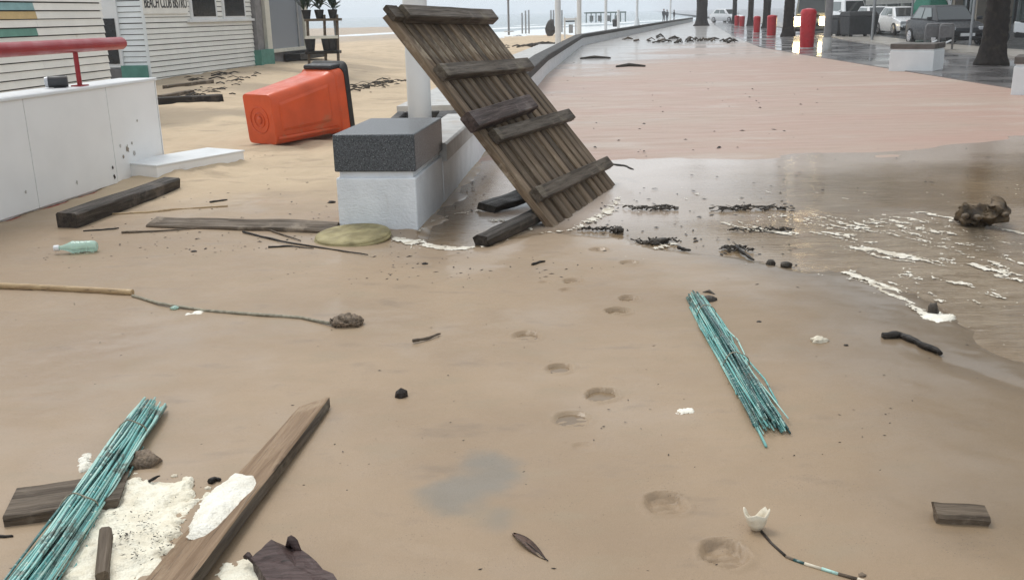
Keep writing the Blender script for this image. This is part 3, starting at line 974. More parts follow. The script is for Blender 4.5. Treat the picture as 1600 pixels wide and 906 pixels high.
# lettered board
a, b = s_at(224), s_at(293)
sg = panel_on('sign_board', a, b, 1.70, 2.12, M['siding'], .045, .03)
def text_obj(s, size, m, parent, mat):
    cu = bpy.data.curves.new('letters', 'FONT')
    cu.body = s
    cu.size = size
    cu.align_x = 'CENTER'
    cu.align_y = 'CENTER'
    cu.extrude = .004
    tmp = bpy.data.objects.new('tmp', cu)
    me = bpy.data.meshes.new_from_object(tmp)
    bpy.data.objects.remove(tmp)
    o = mk('letters', me, mat, parent)
    o.matrix_local = m
    return o
q = HB0 + bd * ((a + b) / 2) + bn * .066 - hb.location
to = text_obj('BEACH CLUB BISTRO', .34, Matrix(((bd.x, 0, bn.x, q.x), (bd.y, 0, bn.y, q.y), (0, 1, 0, 1.93), (0, 0, 0, 1))), sg, M['trim'])
k = (b - a) * .95 / max(to.dimensions.x, .1)
to.scale = (k, 1.0, 1)
# plinths and front door slot on the gable
panel_on('plinth', -.0, -.62, .30, .62, M['greenbase'], .06, .05, base=HB0, d=bn, n=-bd, Mx=Matrix(((bn.x, -bd.x, 0), (bn.y, -bd.y, 0), (0, 0, 1))))
Mg = Matrix(((bn.x, -bd.x, 0), (bn.y, -bd.y, 0), (0, 0, 1)))
panel_on('plinth', -.62, -1.0, .30, .55, M['greyplinth'], .06, .05, base=HB0, d=bn, n=-bd, Mx=Mg)
do = panel_on('window', -.56, -1.08, .58, 3.1, M['white'], .05, .06, base=HB0, d=bn, n=-bd, Mx=Mg)
dp = panel_on('pane', -.63, -1.03, .66, 1.62, M['dark'], .075, .04, base=HB0, d=bn, n=-bd, Mx=Mg)
dp.parent = do
# porch with glazed door at the far end
s0 = LB
panel_on('corner_post', s0 + .03, s0 + .45, .2, 3.2, M['greypost'], .03, .2)
panel_on('plinth', s0 - .05, s0 + .85, .30, .72, M['greenbase'], .08, .30)
p0_, p1_ = s_at(412), s_at(482)
panel_on('porch_wall', p0_ - .1, p1_, .25, 3.2, M['greypost'], -.30, .5)
for px in (416, 476):
    q_ = s_at(px)
    panel_on('door_frame', q_ - .16, q_ + .16, .62, 3.2, M['frame'], .02, .10)
panel_on('door_frame', s_at(416), s_at(476), .60, .70, M['frame'], .025, .11)
panel_on('door_glass', s_at(421), s_at(471), .70, 3.1, M['doorglass'], .0, .06)
panel_on('door_rail', s_at(462), s_at(464), .70, 3.1, M['metal'], .04, .05)
panel_on('porch_step', s_at(440), s_at(484), .35, .52, M['trim'], .25, .5)

# plant stand
pc = G(507, 104, .38)
ps = thing('plant_stand', 'slim wooden plant stand with potted plants beside the hut door on the sand', 'plant stand', (pc.x, pc.y, .36))
k = pc.y / 1500 * 1.06
for sx in (-22 * k, 2 * k, 20 * k):
    MB().tube([(sx, 0, -.05), (sx + .02, 0, .42), (sx + .05, 0, 1.25)], .035, 8).build('leg', M['greywood'], ps)
MB().tube([(20 * k, .1, 0), (17 * k, .1, 1.5), (15 * k, .1, 3.2)], .03, 8).build('upright_pole', M['metal'], ps)
MB().box((0, 0, .36), (48 * k, .4, .07)).build('shelf', M['darkwood'], ps, bevel=.005)
MB().box((0, -.08, .72), (46 * k, .1, .07)).build('rail', M['frame'], ps)
MB().box((3 * k, 0, 1.13), (50 * k, .35, .06)).build('shelf', M['greywood'], ps, bevel=.005)
def leaf_cluster(loc, n, r_, h, parent, name='leaves', m='leaf'):
    mb = MB()
    for i in range(n):
        a = random.uniform(0, 6.283)
        el = random.uniform(.3, 1.4)
        L = r_ * random.uniform(.5, 1.2)
        d = Vector((math.cos(a) * math.cos(el), math.sin(a) * math.cos(el), math.sin(el)))
        p = Vector(loc) + Vector((random.uniform(-.2, .2) * r_, random.uniform(-.2, .2) * r_, random.uniform(0, h)))
        sd_ = d.cross(Vector((0, 0, 1))).normalized() * L * .16
        mb.add([p, p + d * L * .5 + sd_, p + d * L - Vector((0, 0, L * .12)), p + d * L * .5 - sd_], [(0, 1, 2, 3)])
    return mb.build(name, M[m], parent)
for i, (sx, s_, hh) in enumerate(((-20 * k, 1.2, .3), (-2 * k, .8, .3), (17 * k, .9, .3))):
    po = MB().lathe([(.08, 1.16), (.12, 1.36), (.11, 1.37)], 14, (sx, 0, 0)).build('pot', M['trim'], ps, 'auto')
    leaf_cluster((sx, 0, 1.35), 46, .34 * s_, hh, po)
for sx in (-18 * k, 6 * k, 13 * k):
    MB().lathe([(.10, .40), (.14, .68), (.13, .69)], 14, (sx, 0, 0)).build('pot', M['trim'], ps, 'auto')

# black slat in sand beside hut
a, b = GS(246, 164, .05), GS(345, 155, .05)
tag(plank('plank', a, b, .22, .14, (0, 0, 1), M['darkwood'], None, 51, 6, .01, .1, .03), 'black plank half sunk in beach sand in front of the clapboard hut', 'plank')
for i, (p, q_) in enumerate((((258, 138), (330, 128)), ((250, 150), (300, 141)))):
    tag(plank('plank', GS(*p, .03), GS(*q_, .03), .16, .07, (0, 0, 1), M['greywood'], None, 54 + i, 5, .02, .1, .03), ['longer', 'shorter'][i] + ' grey board buried in the sand ridge below the hut siding', 'plank')

# ------------------------------------------------------------------ foreground things
def stick_bundle(name, label, p0, p1, w0, w1, n, h0, h1, seed, extra=()):
    rs = random.Random(seed)
    p0, p1 = Vector(p0), Vector(p1)
    t = thing(name, label, 'stick bundle', ((p0.x + p1.x) / 2, (p0.y + p1.y) / 2, 0))
    d = (p1 - p0).normalized()
    s = d.cross(Vector((0, 0, 1))).normalized()
    for i in range(n):
        a, b = rs.uniform(-1, 1), rs.random() ** 1.3
        hh = math.sqrt(max(0, 1 - a * a)) * b
        a2 = max(-1, min(1, a + rs.uniform(-.35, .35)))
        e0, e1 = rs.uniform(-.05, .02), rs.uniform(-.06, .06)
        pts, rr = [], []
        ph = rs.uniform(0, 6)
        r0 = rs.uniform(.0028, .0056)
        for k in range(9):
            f = k / 8
            q = p0 - d * e0 + (p1 - p0 + d * (e0 + e1)) * f
            q = q + s * ((a * w0 * (1 - f) + a2 * w1 * f) * .5 + math.sin(f * 5 + ph) * .009 + rs.uniform(-.004, .004)) + Vector((0, 0, r0 + hh * (h0 * (1 - f) + h1 * f) + math.sin(f * 4 + ph * 2) * .004))
            q.z = max(q.z, .018)
            pts.append(q - t.location)
            rr.append(r0 * (1 - .25 * f) * rs.uniform(.9, 1.1))
        mb = MB().tube(pts, rr, 5)
        o = mb.build('stick', M['sticks'], t, True)
    # loose strays lying beside the sheaf and a wet twine wrap
    for i in range(5):
        f0, f1 = rs.uniform(0, .4), rs.uniform(.6, 1.03)
        sd_ = rs.choice((-1, 1))
        pts = []
        for k in range(7):
            f = f0 + (f1 - f0) * k / 6
            wv = w0 + (w1 - w0) * f
            q = p0 + (p1 - p0) * f + s * (sd_ * wv * (.5 + .16 * math.sin(k * .9 + i)) + .008 * math.sin(k * 1.7 + i))
            q.z = .02 + .006 * math.sin(k + i) + .004
            pts.append(q - t.location)
        MB().tube(pts, .0042, 5).build('stick', M['sticks'], t, True)
    for f in (.2, .62):
        wv = (w0 + (w1 - w0) * f) * .54
        hv = h0 + (h1 - h0) * f + .012
        c_ = p0 + (p1 - p0) * f
        ring = [c_ + s * (wv * math.cos(a_ / 12 * math.pi)) + d * (.01 * math.sin(a_)) + Vector((0, 0, .016 + hv * math.sin(a_ / 12 * math.pi))) - t.location for a_ in range(13)]
        MB().tube(ring, .0028, 5).build('twine', M['rope'], t, True)
    return t
stick_bundle('stick_bundle', 'bundle of thin turquoise painted reed sticks lying across foam and a grey board', G(238, 640, .03), G(18, 960, .05), .095, .115, 84, .045, .05, 3)
stick_bundle('stick_bundle', 'bundle of thin turquoise painted reed sticks lying alone on bare mud', G(1086, 468, .01), G(1208, 672, .01), .085, .125, 62, .045, .05, 4)
bt = [o for o in scene.objects if o.name.startswith('stick_bundle')][1]
for pp in ([(1078, 480), (1105, 530), (1140, 590), (1170, 640), (1197, 697)],):
    MB().tube([G(*p, .02) - bt.location for p in pp], .0055, 6).build('stick', M['sticks'], bt, True)
o = blob('driftwood_knot', G(1105, 470, .015), (.055, .035, .03), M['weed'], 5, .4, 2)
tag(o, 'dark curled wood knot at the narrow end of the turquoise bundle', 'driftwood')
o = mk('bark_chip', MB().tube([G(1098, 458, .01), G(1108, 456, .018), G(1117, 461, .012)], [.008, .014, .006], 6).mesh('bark_chip'), M['weed'])
tag(o, 'small dark bark chip just behind the curled wood knot', 'bark')

# long board
a0, a1 = Vector((-.845, 3.66, .006)), Vector((-1.035, 1.75, .05))
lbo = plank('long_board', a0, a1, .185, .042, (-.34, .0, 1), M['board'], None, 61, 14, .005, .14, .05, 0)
lbo.data.materials.append(M['bar'])  # darker wet wood for edges and underside, with the edge's shade painted in
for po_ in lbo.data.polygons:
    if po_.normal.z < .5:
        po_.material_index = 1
tag(lbo, 'long tan wet board slanting out of mud with white foam on it', 'board')
a, b = G(40, 800, .02), G(175, 770, .02)
tag(plank('short_board', Vector((-1.66, 2.86, .02)), Vector((-1.33, 2.95, .025)), .26, .04, (0, 0.1, 1), M['greywood'], None, 62, 6, .006, .1, .03), 'short wide grey brown board lying under the turquoise stick bundle', 'board')
tag(plank('wood_stake', G(160, 905, .03), G(166, 832, .06), .035, .05, (0, 0, 1), M['greywood'], None, 63, 5, .003, .2, .01), 'thin brown stake standing on edge in the cream foam', 'stake')
def bark_slab():
    c = [(393, 872), (425, 850), (452, 846), (468, 858), (520, 905), (560, 945), (470, 975), (420, 915)]
    top = [G(*p, .06) for p in c]
    mb = MB()
    ctr = sum(top, Vector()) / len(top)
    n = len(top)
    vs = [ctr + Vector((0, 0, .02))] + [p + Vector((0, 0, .018 * math.sin(i * 2.1))) for i, p in enumerate(top)] + [p + Vector((0, 0, -.05)) for p in top]
    fs = [(0, 1 + i, 1 + (i + 1) % n) for i in range(n)] + [(1 + i, 1 + n + i, 1 + n + (i + 1) % n, 1 + (i + 1) % n) for i in range(n)]
    vs = [v - Vector((ctr.x, ctr.y, 0)) for v in vs]
    t = thing('bark_slab', 'torn dark purple brown slab of bark beside the long tan board', 'bark', (ctr.x, ctr.y, 0))
    o = mb.add(vs, fs).build('slab', M['purple'], t)
    sm_ = o.modifiers.new('sub', 'SUBSURF')
    sm_.subdivision_type = 'SIMPLE'
    sm_.levels = sm_.render_levels = 2
    dm = o.modifiers.new('disp', 'DISPLACE')
    tx = bpy.data.textures.new('bark', 'CLOUDS')
    tx.noise_scale = .05
    dm.texture = tx
    dm.strength = .02
    MB().tube([G(452, 852, .05) - t.location, G(455, 843, .085) - t.location, G(460, 848, .075) - t.location, G(468, 862, .06) - t.location], [.012, .014, .013, .008], 7).build('torn_edge', M['purple'], t, True)
    MB().tube([G(384, 870, .045) - t.location, G(387, 866, .055) - t.location, G(397, 878, .05) - t.location], [.009, .009, .006], 6).build('splinter', M['purple'], t, True)
bark_slab()

def foam_field(name, label, outline, h, m, seed, z0, ragged, res=.005, base=None, cat='foam', kind=None, fr=9, lobe=.8):
    P = [Vector((p[0], p[1])) for p in outline]
    x0, x1 = min(p.x for p in P) - .06, max(p.x for p in P) + .06
    y0, y1 = min(p.y for p in P) - .06, max(p.y for p in P) + .06
    X, Y = np.meshgrid(np.arange(x0, x1, res), np.arange(y0, y1, res))
    sd_ = poly_sd(X, Y, P) + ragged * fbm(X, Y, fr, seed, 5) + ragged * .45 * fbm(X, Y, fr * 5, seed + 9, 3)
    lob = .75 + lobe * fbm(X, Y, 13, seed + 3, 4 if lobe > .5 else 2)
    Z = h * np.sqrt(np.clip(sd_ / (h * 1.6), 0, 1)) * np.clip(lob, .25, 1.6) + .0025 * fbm(X, Y, 90, seed + 5, 2) - .002
    cx, cy = (x0 + x1) / 2, (y0 + y1) / 2
    zb = z0 if base is None else base(X, Y)
    o = mk(name, grid_mesh(name, X - cx, Y - cy, Z + zb, None, sd_ > -res * 1.5), m)
    o.location = (cx, cy, 0)
    return tag(o, label, cat, None, kind)
def mound(name, label, outline, h, m, cat, seed, z0, *a):
    return foam_field(name, label, outline, h, m, seed, z0, .035, .003, fr=28)
foam_field('foam_patch', 'broad cream sea foam patch speckled with dark bits between stick bundle and board', [G(*p) for p in [(205, 742), (262, 750), (290, 768), (306, 802), (296, 840), (245, 905), (170, 965), (90, 965), (95, 890), (140, 820), (168, 770)]], .028, M['foam'], 2, .012, .10)
foam_field('foam_patch', 'thick white lump of foam sitting on the long tan board', [G(*p, .06) for p in [(366, 736), (398, 738), (410, 756), (392, 784), (352, 818), (318, 838), (294, 830), (304, 798), (330, 762)]], .045, M['foamw'], 4, .045, .022, .004, fr=7, lobe=.35)
foam_field('foam_patch', 'thin grey white foam fringe beside the long board below the bark slab', [G(*p) for p in [(372, 880), (392, 880), (415, 905), (420, 940), (350, 940), (340, 905)]], .012, M['foam'], 14, .012, .10)
mound('foam_patch', 'small pinkish white foam scrap clinging to the far side of the turquoise bundle', [G(*p) for p in [(122, 720), (140, 712), (150, 722), (145, 740), (125, 745)]], .025, M['foamw'], 'foam', 6, .012, 6, 40)
mound('foam_patch', 'thin white foam sliver lying beside the stretched cord', [G(*p) for p in [(290, 495), (315, 488), (338, 485), (340, 490), (310, 497)]], .012, M['foamw'], 'foam', 7, .012, 5, 40)
mound('foam_patch', 'tiny white foam dash on bare mud beside the turquoise bundle end', [G(*p) for p in [(1046, 646), (1060, 643), (1082, 642), (1083, 650), (1064, 650)]], .01, M['foamw'], 'foam', 8, .012, 5, 40)
mound('foam_patch', 'cream foam pad around the small black stone at the water edge', [G(*p) for p in [(1436, 492), (1460, 488), (1485, 494), (1494, 505), (1465, 509), (1440, 503)]], .016, M['foamw'], 'foam', 9, .006, 6, 50)
o = blob('rock', G(222, 722, .02), (.075, .05, .035), M['rootclump'], 12, .5, 2.2)
tag(o, 'mottled brown stone at the edge of the cream foam by turquoise sticks', 'stone')
o = blob('rock', G(1457, 487, .02), (.028, .024, .055), M['weed'], 13, .25)
tag(o, 'small upright black stone in foam at the water edge', 'stone')
o = blob('wood_cube', G(627, 616, .02), (.03, .026, .03), M['speck'], 14, .25, 3, 1, None, .4, False)
tag(o, 'dark brown chunk of wood alone on smooth mud', 'wood chunk')
for i, (px, py, s, lb_) in enumerate([(1186, 504, .012, 'tiny black chip on mud beyond the turquoise bundle'), (1322, 540, .010, 'tiny black pebble beside the pale shell cluster'), (303, 394, .016, 'little black round pebble on mud near the plastic bottle'), (518, 318, .03, 'flat black chip on sand beside the granite capped block'), (664, 413, .016, 'black pebble on the mud in front of the small foam pool')]):
    o = blob('pebble', G(px, py, .012), (s * 1.3, s, s * .8), M['speck'], 20 + i, .35, 2, 2)
    tag(o, lb_, 'pebble')
# plastic bottle
p0, p1 = G(84, 388, .055), G(152, 384, .055)
bt = thing('plastic_bottle', 'crumpled pale green clear plastic bottle lying on mud', 'bottle', (p0.x, p0.y, 0))
ax = (p1 - p0)
Lb = ax.length
Mb = Matrix.Translation((0, 0, .055)) @ ax.to_track_quat('Z', 'Y').to_matrix().to_4x4()
prof = [(.014, .035), (.016, .05), (.03, .085), (.047, .12)] + [(.046 + .0025 * math.sin(i * 2.2), .12 + (Lb - .14) * i / 14) for i in range(1, 14)] + [(.044, Lb - .012), (.03, Lb), (.01, Lb - .004)]
o = MB().lathe(prof, 24).build('body', M['bottle'], bt, True)
o.matrix_local = Mb
for v in o.data.vertices:
    kx = 1 + .16 * nz(v.co, 14, 3)
    v.co.x *= kx
    v.co.y *= .86 * kx
o = MB().lathe([(.019, .0), (.021, .005), (.021, .034), (.018, .036)], 18).build('cap', M['white'], bt, 'auto')
o.matrix_local = Mb
# bamboo cane, cord, root clump
o = MB().tube([G(-60, 444, .03), G(60, 449, .03), G(140, 453, .028), G(207, 457, .026)], [.021, .02, .02, .019], 10).build('bamboo_cane', M['bamboo'], None, 'auto')
tag(o, 'straight yellow bamboo cane lying on mud', 'cane')
mb = MB()
cpx = [(207, 462), (250, 474), (320, 485), (400, 491), (470, 496), (520, 506)]
mb.tube([G(*p, .02 + .004 * (i % 2)) for i, p in enumerate(cpx)], [.009, .008, .008, .009, .008, .007], 7)
tag(mb.build('cord', M['rope'], None, True), 'thin grey green cord stretched from the bamboo cane to the root clump', 'cord')
t = thing('root_clump', 'round tangled brown root clump at the end of the cord', 'root clump', G(542, 510, .0))
mk('core', blob_mesh((.075, .06, .035), 3, .5, 2.5, 3), M['rootclump'], t, True).location = (0, 0, .03)
for i in range(14):
    a = random.uniform(0, 6.28)
    pts = [(.085 * math.cos(a + k * .35), .065 * math.sin(a + k * .35), .012 + .03 * abs(math.sin(k * 1.3 + i))) for k in range(6)]
    MB().tube(pts, .004, 5).build('root', M['rootclump'], t, True)
blob_o = blob('foam_knot', G(272, 481, .02), (.022, .016, .012), M['bottle'], 9, .3)
tag(blob_o, 'tiny pale turquoise plastic scrap hanging on the stretched cord', 'plastic scrap')
# disc
c = G(551, 376, 0)
dsc = thing('round_disc', 'round olive coloured disc like a worn lid leaning at foot of granite capped block', 'disc', (c.x, c.y + .02, .038), (R(3), R(-2), 0))
MB().lathe([(.25, -.035), (.266, -.025), (.27, .004), (.264, .014), (.22, .018), (.12, .020), (.01, .021)], 40).build('lid', M['disc'], dsc, True)
MB().lathe([(.272, -.03), (.278, -.02), (.278, -.012), (.272, -.004)], 40).build('rim', M['disc'], dsc, True)
# grey plank and reed pieces near block
tag(plank('grey_plank', G(238, 349, .025), G(528, 357, .035), .16, .05, (0, -.25, 1), M['greywood'], None, 71, 12, .012, .2, .05), 'long weathered grey plank ending against the granite capped block', 'plank')
def stick(px, r_, label, m='greywood', z=.02, cat='stick', name='twig', n=6, taper=.6):
    pts = [G(*p, z if len(p) == 2 else p[2]) for p in ((q[0], q[1]) for q in px)]
    fp_, fr_ = [], []
    for i in range(len(pts) - 1):
        for q in range(4):
            f = (i + q / 4) / (len(pts) - 1)
            b_ = pts[i] + (pts[i + 1] - pts[i]) * (q / 4)
            fp_.append(b_ + Vector((nz(b_, 20, 1), nz(b_, 20, 7), .4 * nz(b_, 20, 9))) * r_ * .9)
            fr_.append(r_ * (1 - (1 - taper) * f) * (1 + .45 * nz(b_, 45, 4)))
    fp_.append(pts[-1])
    fr_.append(r_ * taper * .7)
    o = MB().tube(fp_, fr_, n).build(name, M[m], None, True)
    return tag(o, label, cat)
stick([(175, 335), (230, 332), (290, 326), (356, 322)], .014, 'thin pale cane on sand beyond the long grey plank', 'bamboo')
stick([(190, 363), (260, 360), (330, 355), (420, 359), (470, 376)], .008, 'bent thin reed running along the near side of the grey plank')
stick([(380, 362), (440, 377), (520, 390), (575, 398)], .008, 'thin dark reed running under the olive disc', 'darkwood')
stick([(420, 386), (450, 384), (490, 388)], .007, 'short thin reed stub beside the olive disc', 'darkwood')
stick([(330, 316), (355, 312)], .013, 'short dark bit of cane on the sand near the wall beam', 'darkwood')
stick([(645, 533), (668, 528), (688, 521)], .0085, 'short brown twig alone on smooth mud', 'greywood')
stick([(955, 257), (975, 259), (990, 265)], .012, 'thin rod jutting from the lowest crossbar of the slatted panel', 'darkwood', .12)
stick([(130, 361), (170, 358), (186, 356)], .009, 'short dark twig lying behind the plastic bottle', 'darkwood')
stick([(-10, 836), (6, 838), (20, 837)], .007, 'short dark twig on mud beside the turquoise sticks', 'darkwood')
stick([(232, 752), (242, 747), (250, 743)], .006, 'short black splinter in foam by the mottled stone', 'darkwood', .035)
stick([(832, 413), (844, 409), (852, 408)], .009, 'short black twig on mud before the slatted panel', 'darkwood')
stick([(328, 752), (336, 747), (345, 749)], .011, 'small dark curl of bark beside the white foam lump', 'darkwood')
# hooked branch on the right
stick([(1380, 526), (1392, 524), (1406, 524), (1430, 534), (1452, 544), (1470, 552)], .017, 'dark hooked branch lying on mud near the water', 'darkwood', .022, 'branch', 'hooked_branch', 7, .85)
# block of driftwood
tag(plank('wood_offcut', G(1459, 802, .03), G(1541, 808, .03), .075, .05, (0, -.2, 1), M['greywood'], None, 75, 6, .003, .2, .01), 'short brown rectangular wood offcut lying on wet mud', 'wood offcut')
mound('foam_patch', 'thin white foam rim under the brown wood offcut', [G(*p) for p in [(1465, 812), (1490, 819), (1520, 819), (1545, 818), (1540, 811), (1500, 810)]], .008, M['foamw'], 'foam', 10, .012, 5, 40)
# leaf
t = thing('dead_leaf', 'narrow dark brown leaf lying on mud', 'leaf', G(828, 854))
a, b = G(801, 834, .018) - t.location, G(853, 873, .018) - t.location
d = b - a
s = d.cross(Vector((0, 0, 1))).normalized()
mb = MB()
n = 12
vs, fs = [], []
for i in range(n + 1):
    f = i / n
    wv = .016 * math.sin(math.pi * min(1, f * .96 + .03)) ** .8 + .001
    c = a + d * f + Vector((0, 0, .006 * math.sin(f * 5)))
    vs += [c + s * wv + Vector((0, 0, .006)), c, c - s * wv + Vector((0, 0, .005)), c - Vector((0, 0, .004))]
for i in range(n):
    for k in range(4):
        fs.append((i * 4 + k, i * 4 + (k + 1) % 4, i * 4 + 4 + (k + 1) % 4, i * 4 + 4 + k))
mb.add(vs, fs).build('blade', M['leafbr'], t, True)
MB().tube([a, (a + b) / 2 + Vector((0, 0, .006)), b + d * .06], .0016, 5).build('midrib', M['speck'], t)
# broken cup on a stalk
t = thing('cup_stalk', 'broken pale cup shaped husk on a thin bent green grey stalk', 'husk', G(1180, 824))
cp = G(1182, 826, .02) - t.location
vs, fs = [], []
n = 18
hts = [.062, .05, .06, .045, .025, .018, .03, .055, .065, .06, .05, .045, .05, .055, .05, .045, .055, .06]
for j in range(4):
    f = j / 3
    for k in range(n):
        a = 2 * math.pi * k / n
        r_ = .016 + .020 * f ** .7
        vs.append(cp + Vector((r_ * math.cos(a) * 1.15, r_ * math.sin(a) * .8 + .010 * f, .0 + hts[k] * f)))
for j in range(3):
    for k in range(n):
        fs.append((j * n + k, j * n + (k + 1) % n, (j + 1) * n + (k + 1) % n, (j + 1) * n + k))
fs.append(tuple(range(n)))
o = MB().add(vs, fs).build('husk', M['shell'], t, True)
so_ = o.modifiers.new('thick', 'SOLIDIFY')
so_.thickness = .004
MB().tube([G(*p, .018) - t.location for p in [(1190, 830), (1205, 848), (1228, 869)]], [.005, .0045, .005], 7).build('stalk', M['darkwood'], t, True)
gp = [(1228, 869), (1240, 874), (1257, 880), (1284, 888), (1310, 896), (1340, 904), (1370, 915)]
for i in range(len(gp) - 1):
    MB().tube([G(*gp[i], .019) - t.location, G(*gp[i + 1], .019) - t.location], [.0052, .0046], 7).build('stalk_segment', M['shell' if i % 3 == 2 else ('sticks' if i % 2 else 'greywood')], t, True)
o = blob('pebble', G(1347, 899, .014), (.012, .012, .008), M['rootclump'], 33, .3)
tag(o, 'small grey brown pebble beside the far end of the bent stalk', 'pebble')
# shells
for i, (px, py, s, lb_) in enumerate([(1280, 533, .032, 'pale lumpy shell cluster on mud between turquoise bundle and hooked branch'), (285, 764, .012, 'larger white pebble between cream foam and long board'), (325, 763, .010, 'small white pebble touching the long board beside bark curl'), (272, 744, .010, 'white crumb just past the foam edge near mottled stone')]):
    o = blob('shell_lump', G(px, py, .014), (s * 1.25, s * .8, s * .7), M['shell'], 40 + i, .5, 2.4, 3)
    tag(o, lb_, 'shell')
# driftwood log
t = thing('driftwood_log', 'knobbly brown driftwood stump lying in the muddy flood water', 'driftwood', G(1538, 345))
L0 = t.location.copy()
pp = [G(1504, 338, .06), G(1520, 336, .08), G(1540, 340, .07), G(1560, 336, .10), G(1570, 318, .14)]
fp_, fr_ = [], []
for i in range(len(pp) - 1):
    for q in range(6):
        b_ = pp[i] + (pp[i + 1] - pp[i]) * (q / 6)
        fp_.append(b_ - L0)
        fr_.append((.040, .068, .062, .055, .028)[i] * (1 - q / 6) + (.040, .068, .062, .055, .028)[i + 1] * q / 6)
o = MB().tube(fp_, fr_, 22).build('trunk_core', M['drift'], t, True)
for v in o.data.vertices:
    d_ = Vector((nz(v.co, 13, 2), nz(v.co, 13, 5), nz(v.co, 13, 8))) * .07 + Vector((nz(v.co, 34, 2), nz(v.co, 34, 5), nz(v.co, 34, 8))) * .022
    v.co += d_
for i, (px, py, z, r_) in enumerate([(1512, 326, .12, .04), (1530, 330, .1, .045), (1550, 334, .1, .045), (1522, 343, .03, .05), (1506, 340, .04, .04)]):
    mk('knot', blob_mesh((r_ * 1.3, r_, r_ * .8), 50 + i, 1.1, 3.2, 3), M['drift'], t, True).location = G(px, py, z) - L0
for i, pts in enumerate(([(1512, 330), (1507, 318), (1511, 312)], [(1525, 332), (1528, 318), (1532, 316)], [(1562, 328), (1572, 320), (1574, 308)])):
    MB().tube([G(p[0], pts[0][1] + 8, .02 + .09 * k + .02) - L0 for k, p in enumerate(pts)], [.03, .022, .012], 7).build('branch_stub', M['drift'], t, True)

# seaweed and branch litter on the flooded edge
def litter(px, py, label, w, h, seed, n=9, cat='seaweed', name='seaweed_clump', m='weed', zz=.012):
    rs = random.Random(seed)
    c = G(px, py)
    t = thing(name, label, cat, c)
    for i in range(int(n * 2.2)):
        a = rs.gauss(0, .55)
        L = w * rs.uniform(.08, .42) * rs.uniform(.5, 1.2)
        ox, oy = rs.uniform(-.5, .5) * w, rs.uniform(-.5, .5) * h
        pts = []
        for k in range(5):
            f = k / 4 - .5
            pts.append((ox + math.cos(a) * L * f + rs.uniform(-.01, .01), oy + math.sin(a) * L * f + rs.uniform(-.015, .015), zz + rs.uniform(-.004, .018)))
        MB().tube(pts, [rs.uniform(.0015, .009) for _ in range(5)], 5).build('strand', M[m], t, True)
    return t
def clump(px, py, label, sx, sy, sz, seed):
    t = litter(px, py, label, sx * 2.6, sy * 2, seed, 6)
    for q in range(6):
        f_ = .35 + .4 * abs(nz((q, seed, 0), 3.1))
        mk('holdfast', blob_mesh((sx * f_, sy * f_, sz * f_), seed + q, .8, 2.6, 2), M['weed'], t, True).location = (sx * 1.1 * nz((q, 1, seed), 2.3), sy * nz((q, 5, seed), 2.3), sz * .3 * (q % 3))
clump(967, 364, 'dark upright seaweed knot at the water edge beside the slatted panel foot', .05, .05, .05, 1)
clump(1025, 380, 'flat curled dark seaweed mass with white foam at the water edge', .10, .07, .035, 2)
litter(1018, 328, 'wide raft of dark twigs floating in shallow water beyond the panel foot', .38, .16, 3, 14)
litter(1175, 328, 'long floating tangle of grey branches in the shallow flood water', .55, .12, 4, 12)
litter(1150, 392, 'dark twig tangle at mud edge near the streaming foam', .22, .14, 5, 9)
litter(1190, 362, 'thin dark weed line along the first white foam streak', .4, .08, 6, 8)
litter(940, 360, 'loose string of dark weed bits in front of the slatted panel', .3, .06, 7, 6)
stick([(1150, 386), (1165, 398), (1178, 406)], .013, 'black stick crossing the mud edge twig tangle', 'darkwood')
stick([(1060, 387), (1070, 390), (1079, 391)], .014, 'short thick black twig next to the curled seaweed mass', 'darkwood')
for i, (px, py, lb_) in enumerate([(1204, 411, 'left of two dark rounded stones on the mud beside twig tangle'), (1229, 414, 'larger of two dark rounded stones on the mud beside twig tangle')]):
    o = blob('rock', G(px, py, .015), (.03 + .01 * i, .025, .022), M['weed'], 60 + i, .4)
    tag(o, ['smaller', 'larger'][i] + ' of two dark rounded stones on the mud beside the twig tangle', 'stone')

